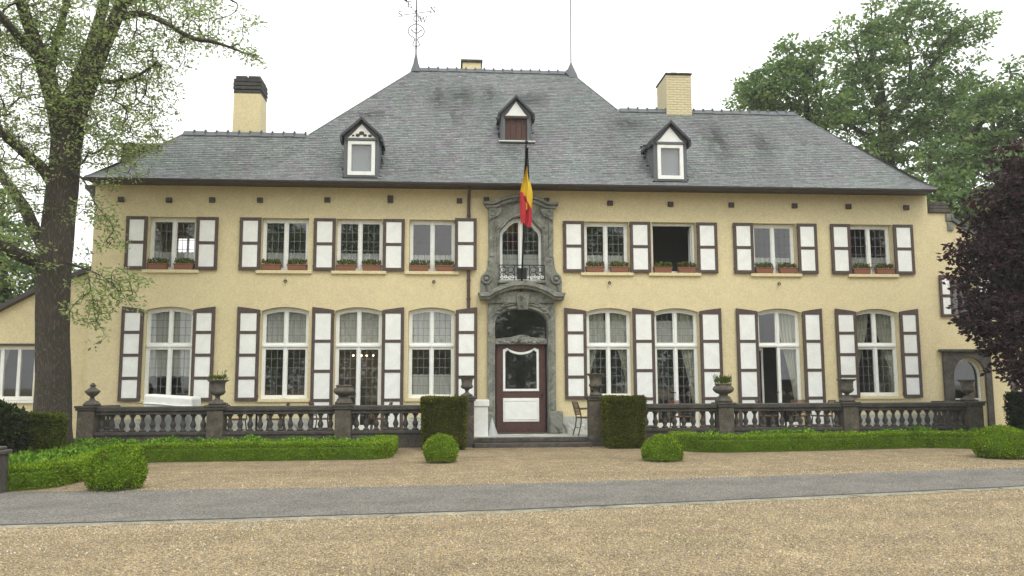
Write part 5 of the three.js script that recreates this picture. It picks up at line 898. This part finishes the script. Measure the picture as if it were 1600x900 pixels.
{
  const o = thing('big_tree', 'big old tree with sparse spring leaves at the left of the house', 'tree', [-10.26, 0, 3.5]);
  growTree(o, [
    [[-10.25, -0.1, 3.5, 0.54], [-10.26, 0.11, 3.5, 0.47], [-10.28, 0.59, 3.5, 0.39], [-10.3, 1.26, 3.5, 0.35], [-10.36, 2.21, 3.5, 0.335], [-10.42, 3.59, 3.5, 0.335], [-10.38, 4.99, 3.5, 0.325], [-10.33, 5.98, 3.5, 0.315], [-10.32, 6.77, 3.5, 0.305], [-10.28, 7.14, 3.5, 0.3]],
    [[-10.28, 7.07, 3.5, 0.227], [-10.12, 7.58, 3.5, 0.203], [-9.89, 8.13, 3.6, 0.190], [-9.61, 8.86, 3.7, 0.165], [-9.3, 9.54, 3.8, 0.141], [-9.02, 10.24, 3.9, 0.117], [-8.78, 11.04, 4.1, 0.081], [-8.58, 11.91, 4.4, 0.045]],
    [[-10.3, 6.99, 3.5, 0.202], [-10.35, 7.79, 3.3, 0.157], [-10.26, 8.61, 3.1, 0.134], [-10.13, 9.66, 2.8, 0.124], [-10.1, 10.58, 2.5, 0.113], [-10.13, 11.64, 2.3, 0.089], [-10.24, 12.9, 2.1, 0.051]],
    [[-10.37, 6.77, 3.5, 0.239], [-10.58, 7.57, 3.5, 0.192], [-10.73, 8.11, 3.6, 0.178], [-10.86, 8.69, 3.8, 0.153], [-11.02, 9.25, 4.0, 0.128], [-11.14, 9.83, 4.3, 0.114], [-11.27, 10.53, 4.6, 0.079], [-11.35, 11.41, 4.8, 0.045]],
    [[-10.8, 8.54, 3.8, 0.106], [-10.91, 8.7, 4.3, 0.092], [-11.07, 8.96, 4.8, 0.078], [-11.33, 9.34, 5.3, 0.054], [-11.63, 9.79, 5.7, 0.032]],
    [[-10.85, 8.37, 3.3, 0.097], [-10.93, 9.24, 3.0, 0.086], [-10.91, 10.14, 2.7, 0.075], [-10.92, 11.08, 2.4, 0.063], [-10.95, 12.16, 2.2, 0.039]],
    [[-10.42, 5.7, 3.5, 0.155], [-10.71, 6.18, 3.7, 0.118], [-10.92, 6.41, 4.0, 0.105], [-11.1, 6.63, 4.4, 0.091], [-11.32, 6.98, 4.8, 0.066], [-11.57, 7.46, 5.3, 0.043]],
    [[-10.45, 4.28, 3.5, 0.167], [-10.89, 4.74, 3.3, 0.133], [-11.37, 5.44, 3.0, 0.123], [-12.0, 6.11, 2.6, 0.113], [-12.63, 6.85, 2.3, 0.089], [-13.49, 7.89, 1.9, 0.052]],
    [[-10.48, 3.86, 3.5, 0.167], [-10.64, 4.1, 3.8, 0.141], [-10.82, 4.2, 4.2, 0.127], [-11.0, 4.31, 4.6, 0.113], [-11.24, 4.48, 5.1, 0.076], [-11.51, 4.68, 5.7, 0.042]],
    [[-9.22, 9.57, 3.8, 0.094], [-8.88, 9.62, 3.9, 0.081], [-8.54, 9.53, 4.1, 0.070], [-8.09, 9.29, 4.3, 0.057], [-7.61, 8.96, 4.5, 0.051], [-7.21, 8.74, 4.7, 0.045], [-6.92, 8.67, 4.8, 0.038], [-6.47, 8.47, 5.0, 0.026], [-6.11, 8.3, 5.1, 0.019], [-5.87, 8.22, 5.2, 0.013]],
    [[-9.68, 8.17, 3.7, 0.059], [-9.15, 8.03, 4.0, 0.046], [-8.57, 8.08, 4.3, 0.034], [-8.12, 8.29, 4.5, 0.023]],
    [[-9.18, 9.81, 3.8, 0.059], [-8.68, 10.2, 3.7, 0.047], [-7.99, 10.37, 3.7, 0.035], [-7.29, 10.32, 3.7, 0.024], [-6.71, 10.04, 3.7, 0.018]],
    [[-10.14, 6.19, 3.8, 0.034], [-9.6, 5.78, 4.2, 0.018], [-9.2, 5.2, 4.5, 0.013], [-8.85, 4.85, 4.7, 0.008], [-8.55, 4.4, 4.9, 0.005]],
    [[-10.03, 4.1, 3.8, 0.038], [-9.5, 3.92, 4.3, 0.022], [-8.9, 3.68, 4.7, 0.014], [-8.4, 3.3, 5.0, 0.009], [-8.05, 2.95, 5.2, 0.005]],
    [[-9.35, 3.84, 4.4, 0.015], [-9.1, 3.3, 4.7, 0.010], [-8.95, 2.8, 4.8, 0.008], [-8.7, 2.47, 4.9, 0.004]],
  ], [[-9.34, 7.89, 3.5, 1.42, 1.57, 1.25, 1], [-11.0, 8.29, 3.5, 1.57, 1.71, 1.37, 1], [-11.64, 9.75, 3.5, 1.57, 1.28, 1.25, 1], [-8.36, 9.29, 4.1, 1.51, 0.96, 1.21, 1], [-6.75, 9.0, 4.7, 1.0, 0.55, 0.7, 0.8], [-11.27, 6.18, 4.3, 1.09, 1.23, 0.98, 1], [-9.59, 6.37, 3.7, 0.84, 0.84, 0.68, 0.7], [-8.83, 6.87, 4.0, 0.69, 0.97, 0.78, 0.9], [-11.09, 5.26, 3.5, 1.0, 0.85, 0.8, 0.8], [-9.2, 4.81, 4.5, 0.6, 0.7, 0.5, 1.1], [-8.6, 3.5, 4.9, 0.65, 0.5, 0.45, 2.0], [-9.22, 3.2, 4.5, 0.5, 0.7, 0.45, 1.1], [-10.79, 4.13, 4.5, 0.81, 0.67, 0.65, 0.7], [-8.93, 11.05, 3.5, 2.13, 1.14, 1.71, 0.7]],
  { seed: 101, count: 3100, step: 0.14, clump: 0.17, leaves: 12, len: 0.078, wid: 0.038, tones: spring, twig: 0.0055, droop: 0.5, sides: 18 });
}
{
  const far = { step: 0.4, clump: 0.5, leaves: 28, len: 0.22, wid: 0.125, flat: 0.3, tones: green, twig: 0.018, droop: 0.2 };
  const t1 = thing('chestnut_tree', 'smaller leafy tree behind the right end of the roof', 'tree', [15.2, 0, -15], 0, 'tall trees behind the house');
  growTree(t1, [[[15.2, -0.1, -15, 0.3], [15.15, 6, -15, 0.26], [15.0, 12, -15, 0.2], [14.95, 13.8, -15, 0.16], [14.8, 15.5, -15, 0.1], [14.7, 17, -15, 0.05]], [[15.0, 12.3, -15, 0.14], [14.3, 13.9, -14.8, 0.1], [13.4, 15.0, -14.6, 0.06], [12.4, 15.0, -14.5, 0.03]], [[15.0, 12.8, -15, 0.12], [15.5, 14, -15.3, 0.09], [15.9, 15.3, -15.6, 0.05]]],
    [[13.5, 15.26, -15, 1.76, 1.37, 1.76, 1], [14.72, 16.64, -15, 1.28, 1.2, 1.28, 1], [12.15, 14.85, -15, 1.02, 0.57, 1.02, 1], [15.65, 14.53, -15, 1.08, 1.42, 1.42, 0.8]], { ...far, seed: 111, count: 270 });
  const t2 = thing('chestnut_tree', 'tallest spreading tree behind the right end of the roof', 'tree', [19.8, 0, -17], 0, 'tall trees behind the house');
  growTree(t2, [[[19.8, -0.1, -17, 0.6], [19.8, 6, -17, 0.48], [19.8, 11, -17, 0.4], [19.8, 13.6, -17, 0.34], [19.75, 14.9, -17, 0.28]],
    [[19.75, 14.7, -17, 0.2], [19.0, 15.9, -16.6, 0.14], [18.3, 17.0, -16.2, 0.09], [17.9, 18.2, -16, 0.05]], [[19.75, 14.8, -17, 0.2], [19.9, 16.4, -17.4, 0.15], [19.7, 18.2, -17.7, 0.1], [19.8, 19.9, -18, 0.05]], [[19.8, 14.2, -17, 0.22], [20.9, 15.6, -16.6, 0.17], [21.9, 17.0, -16.3, 0.12], [22.9, 18.6, -16, 0.07], [24.6, 19.3, -16, 0.03]], [[19.8, 13.2, -17, 0.2], [21.2, 14.2, -17.6, 0.15], [22.8, 15.0, -18, 0.1], [24.2, 15.6, -18, 0.05]], [[19.8, 13.0, -17, 0.18], [18.8, 14.0, -17.4, 0.12], [17.8, 14.9, -17.8, 0.08], [17.0, 15.9, -18, 0.04]], [[20.8, 15.5, -16.6, 0.12], [21.3, 17.4, -17, 0.09], [21.4, 19.3, -17.4, 0.05]]],
    [[19.08, 18.29, -17, 2.1, 1.86, 2.1, 1], [21.82, 19.2, -17, 2.7, 1.6, 2.3, 0.9], [20.9, 20.3, -17, 1.6, 1.0, 1.6, 0.9], [24.55, 19.12, -17, 1.56, 1.0, 1.4, 0.6], [20.42, 15.31, -17, 3.3, 2.1, 2.8, 0.7], [18.12, 15.76, -17, 1.5, 1.8, 1.8, 0.9], [22.75, 15.03, -17, 2.4, 1.8, 2.4, 1], [23.7, 16.8, -17, 1.8, 1.3, 1.8, 0.8], [20.44, 12.67, -17, 2.4, 1.2, 2.4, 1.1]], { ...far, seed: 112, count: 720 });
  const t3 = thing('chestnut_tree', 'leaning leafy tree behind the purple maple', 'tree', [18.6, 0, -12], 0, 'tall trees behind the house');
  growTree(t3, [[[18.6, -0.1, -12, 0.42], [18.7, 4, -12, 0.36], [19.1, 8, -12, 0.32], [19.53, 10, -12, 0.28], [20.84, 12.16, -12, 0.2], [21.8, 13.4, -12, 0.1], [22.6, 14.6, -12, 0.05]], [[19.4, 9.6, -12, 0.18], [20.6, 10.5, -11.6, 0.13], [22, 11, -11.2, 0.08], [23.6, 11.6, -11, 0.04]], [[19.3, 9.2, -12, 0.15], [19.2, 10.6, -12.4, 0.1], [19.5, 12, -12.8, 0.05]]],
    [[22.25, 13.21, -12, 2.09, 1.44, 2.09, 1], [21.33, 10.73, -12, 1.96, 1.57, 1.96, 1], [23.35, 15.23, -12, 0.78, 0.78, 0.78, 1], [19.73, 10.85, -12, 1.31, 1.31, 1.31, 0.8], [24.59, 12.67, -12, 2.09, 2.62, 2.0, 1]], { ...far, seed: 113, count: 480 });
  const t4 = thing('chestnut_tree', 'low bushy tree filling the gap between roof corner and maple', 'tree', [18.3, 0, -9], 0, 'tall trees behind the house');
  growTree(t4, [[[18.3, -0.1, -9, 0.25], [18.3, 3, -9, 0.22], [18.2, 6, -9, 0.16], [18.1, 8, -9, 0.08], [17.6, 9.3, -9, 0.04]], [[18.25, 5, -9, 0.12], [19.4, 7, -9, 0.09], [20.6, 8.6, -9, 0.05], [21.4, 9.6, -9, 0.03]]],
    [[17.11, 9.0, -9, 1.43, 0.83, 1.43, 1], [18.22, 7.8, -9, 1.43, 1.2, 1.43, 1], [19.83, 7.9, -9, 1.6, 1.6, 1.43, 1], [21.5, 8.6, -9, 1.6, 2.4, 2.15, 1], [19.6, 5.2, -9, 2.2, 1.8, 1.6, 0.7]], { ...far, seed: 114, count: 620 });
  const bl = thing('background_tree', 'dim leafy tree beyond the left side wing', 'tree', [-19.3, 0, -12]);
  growTree(bl, [[[-19.3, -0.1, -12, 0.35], [-19.3, 3, -12, 0.28], [-19.4, 5.5, -12, 0.18], [-20, 7.5, -12, 0.08]], [[-19.3, 3.4, -12, 0.16], [-18.2, 5, -12, 0.1], [-17.2, 6, -12, 0.05]]],
    [[-19.14, 5.82, -12, 2.35, 1.31, 2.0, 1], [-17.0, 5.4, -12, 1.31, 1.05, 1.31, 1], [-21.13, 6.57, -12, 2.35, 2.35, 2.0, 1], [-20.25, 7.86, -12, 1.57, 1.57, 1.57, 0.8]], { ...far, seed: 115, count: 420, leaves: 26 });
  const m = thing('maple_tree', 'dark purple leaved maple overhanging the right end of the terrace', 'tree', [11.75, 0, 4.3]);
  growTree(m, [[[11.75, -0.1, 4.3, 0.2], [11.7, 1.2, 4.25, 0.17], [11.55, 2.4, 4.1, 0.14], [11.4, 3.8, 4.0, 0.1], [11.3, 5.4, 4, 0.06], [11.2, 6.8, 4, 0.03]], [[11.6, 2.1, 4.2, 0.09], [10.9, 3.0, 4.3, 0.06], [10.2, 3.4, 4.4, 0.03]], [[11.45, 3.3, 4.1, 0.08], [10.6, 4.2, 3.8, 0.05], [9.9, 4.55, 3.7, 0.02]], [[11.35, 4.6, 4, 0.07], [10.8, 5.5, 4.2, 0.04], [10.4, 6.2, 4.3, 0.02]]],
    [[11.0, 5.25, 4.0, 0.85, 1.05, 1.1, 1], [10.5, 4.1, 4.0, 0.85, 0.75, 0.9, 1.1], [11.4, 6.5, 4.0, 0.6, 0.62, 0.69, 1], [10.3, 2.75, 4.2, 0.62, 0.45, 0.6, 1.2], [10.8, 2.0, 4.1, 0.7, 0.42, 0.7, 1.0], [11.3, 1.75, 4.2, 0.6, 0.5, 0.7, 1.0], [10.6, 2.95, 4.0, 0.82, 0.62, 0.9, 1.1], [9.95, 4.5, 4.0, 0.5, 0.3, 0.5, 1.2], [11.89, 4.38, 4.0, 1.11, 2.08, 1.6, 0.9], [10.1, 3.12, 4.0, 0.48, 0.38, 0.5, 1.2], [11.0, 2.35, 4.0, 0.65, 0.5, 0.69, 1]],
    { seed: 116, count: 900, step: 0.2, clump: 0.28, leaves: 28, len: 0.12, wid: 0.07, flat: 0.35, tones: purple, twig: 0.006, droop: 0.4 });
  // trees across the park, behind the viewer: what the window panes mirror
  [[-17, 54, 17, 'tall park tree far behind the viewer, leftmost of its row'], [-10, 50, 16, 'tall park tree far behind the viewer, second from the left'], [4.5, 53, 18, 'tall park tree far behind the viewer, third from the left'], [12, 51, 17, 'tall park tree far behind the viewer, fourth from the left'], [19.5, 54, 18, 'tall park tree far behind the viewer, fifth from the left'], [37, 52, 17, 'tall park tree far behind the viewer, rightmost of its row']].forEach(([x, z, h, label], i) => {
    const o = thing('park_tree', label, 'tree', [x, 0, z], 0, 'park trees behind the viewer');
    growTree(o, [[[x, -0.1, z, 0.5], [x, h * 0.3, z, 0.4], [x + 0.3, h * 0.7, z, 0.2], [x, h, z, 0.05]], [[x, h * 0.3, z, 0.2], [x - 2, h * 0.5, z, 0.12], [x - 3.4, h * 0.6, z, 0.04]], [[x, h * 0.32, z, 0.2], [x + 2, h * 0.5, z, 0.12], [x + 3.6, h * 0.62, z, 0.04]]], [[x, h * 0.72, z, 3.4, h * 0.3, 3.2, 1], [x - 2, h * 0.42, z, 2.6, 3.4, 2.4, 1], [x + 2, h * 0.4, z, 2.6, 3.4, 2.4, 1], [x, h * 0.18, z, 3.4, 2.2, 2.4, 1]], { ...far, seed: 130 + i, count: 330, step: 0.9, clump: 0.9, leaves: 18, len: 0.5, wid: 0.34, flat: 0.6 });
  });
}
{ // undergrowth between those trees
  const o = thing('park_shrub', 'large leafy shrub far behind the viewer in the gap of the tree row', 'shrub', [-3.6, 0, 51]);
  growTree(o, [[[-3.6, -0.1, 51, 0.12], [-3.6, 2, 51, 0.1], [-3.5, 4, 51, 0.04]]], [[-3.6, 2.4, 51, 3.2, 2.4, 2, 1]], { seed: 140, count: 200, step: 0.6, clump: 0.8, leaves: 18, len: 0.4, wid: 0.26, tones: green, twig: 0.015 });
}
console.log('trees done');
renderer.render(scene, camera);
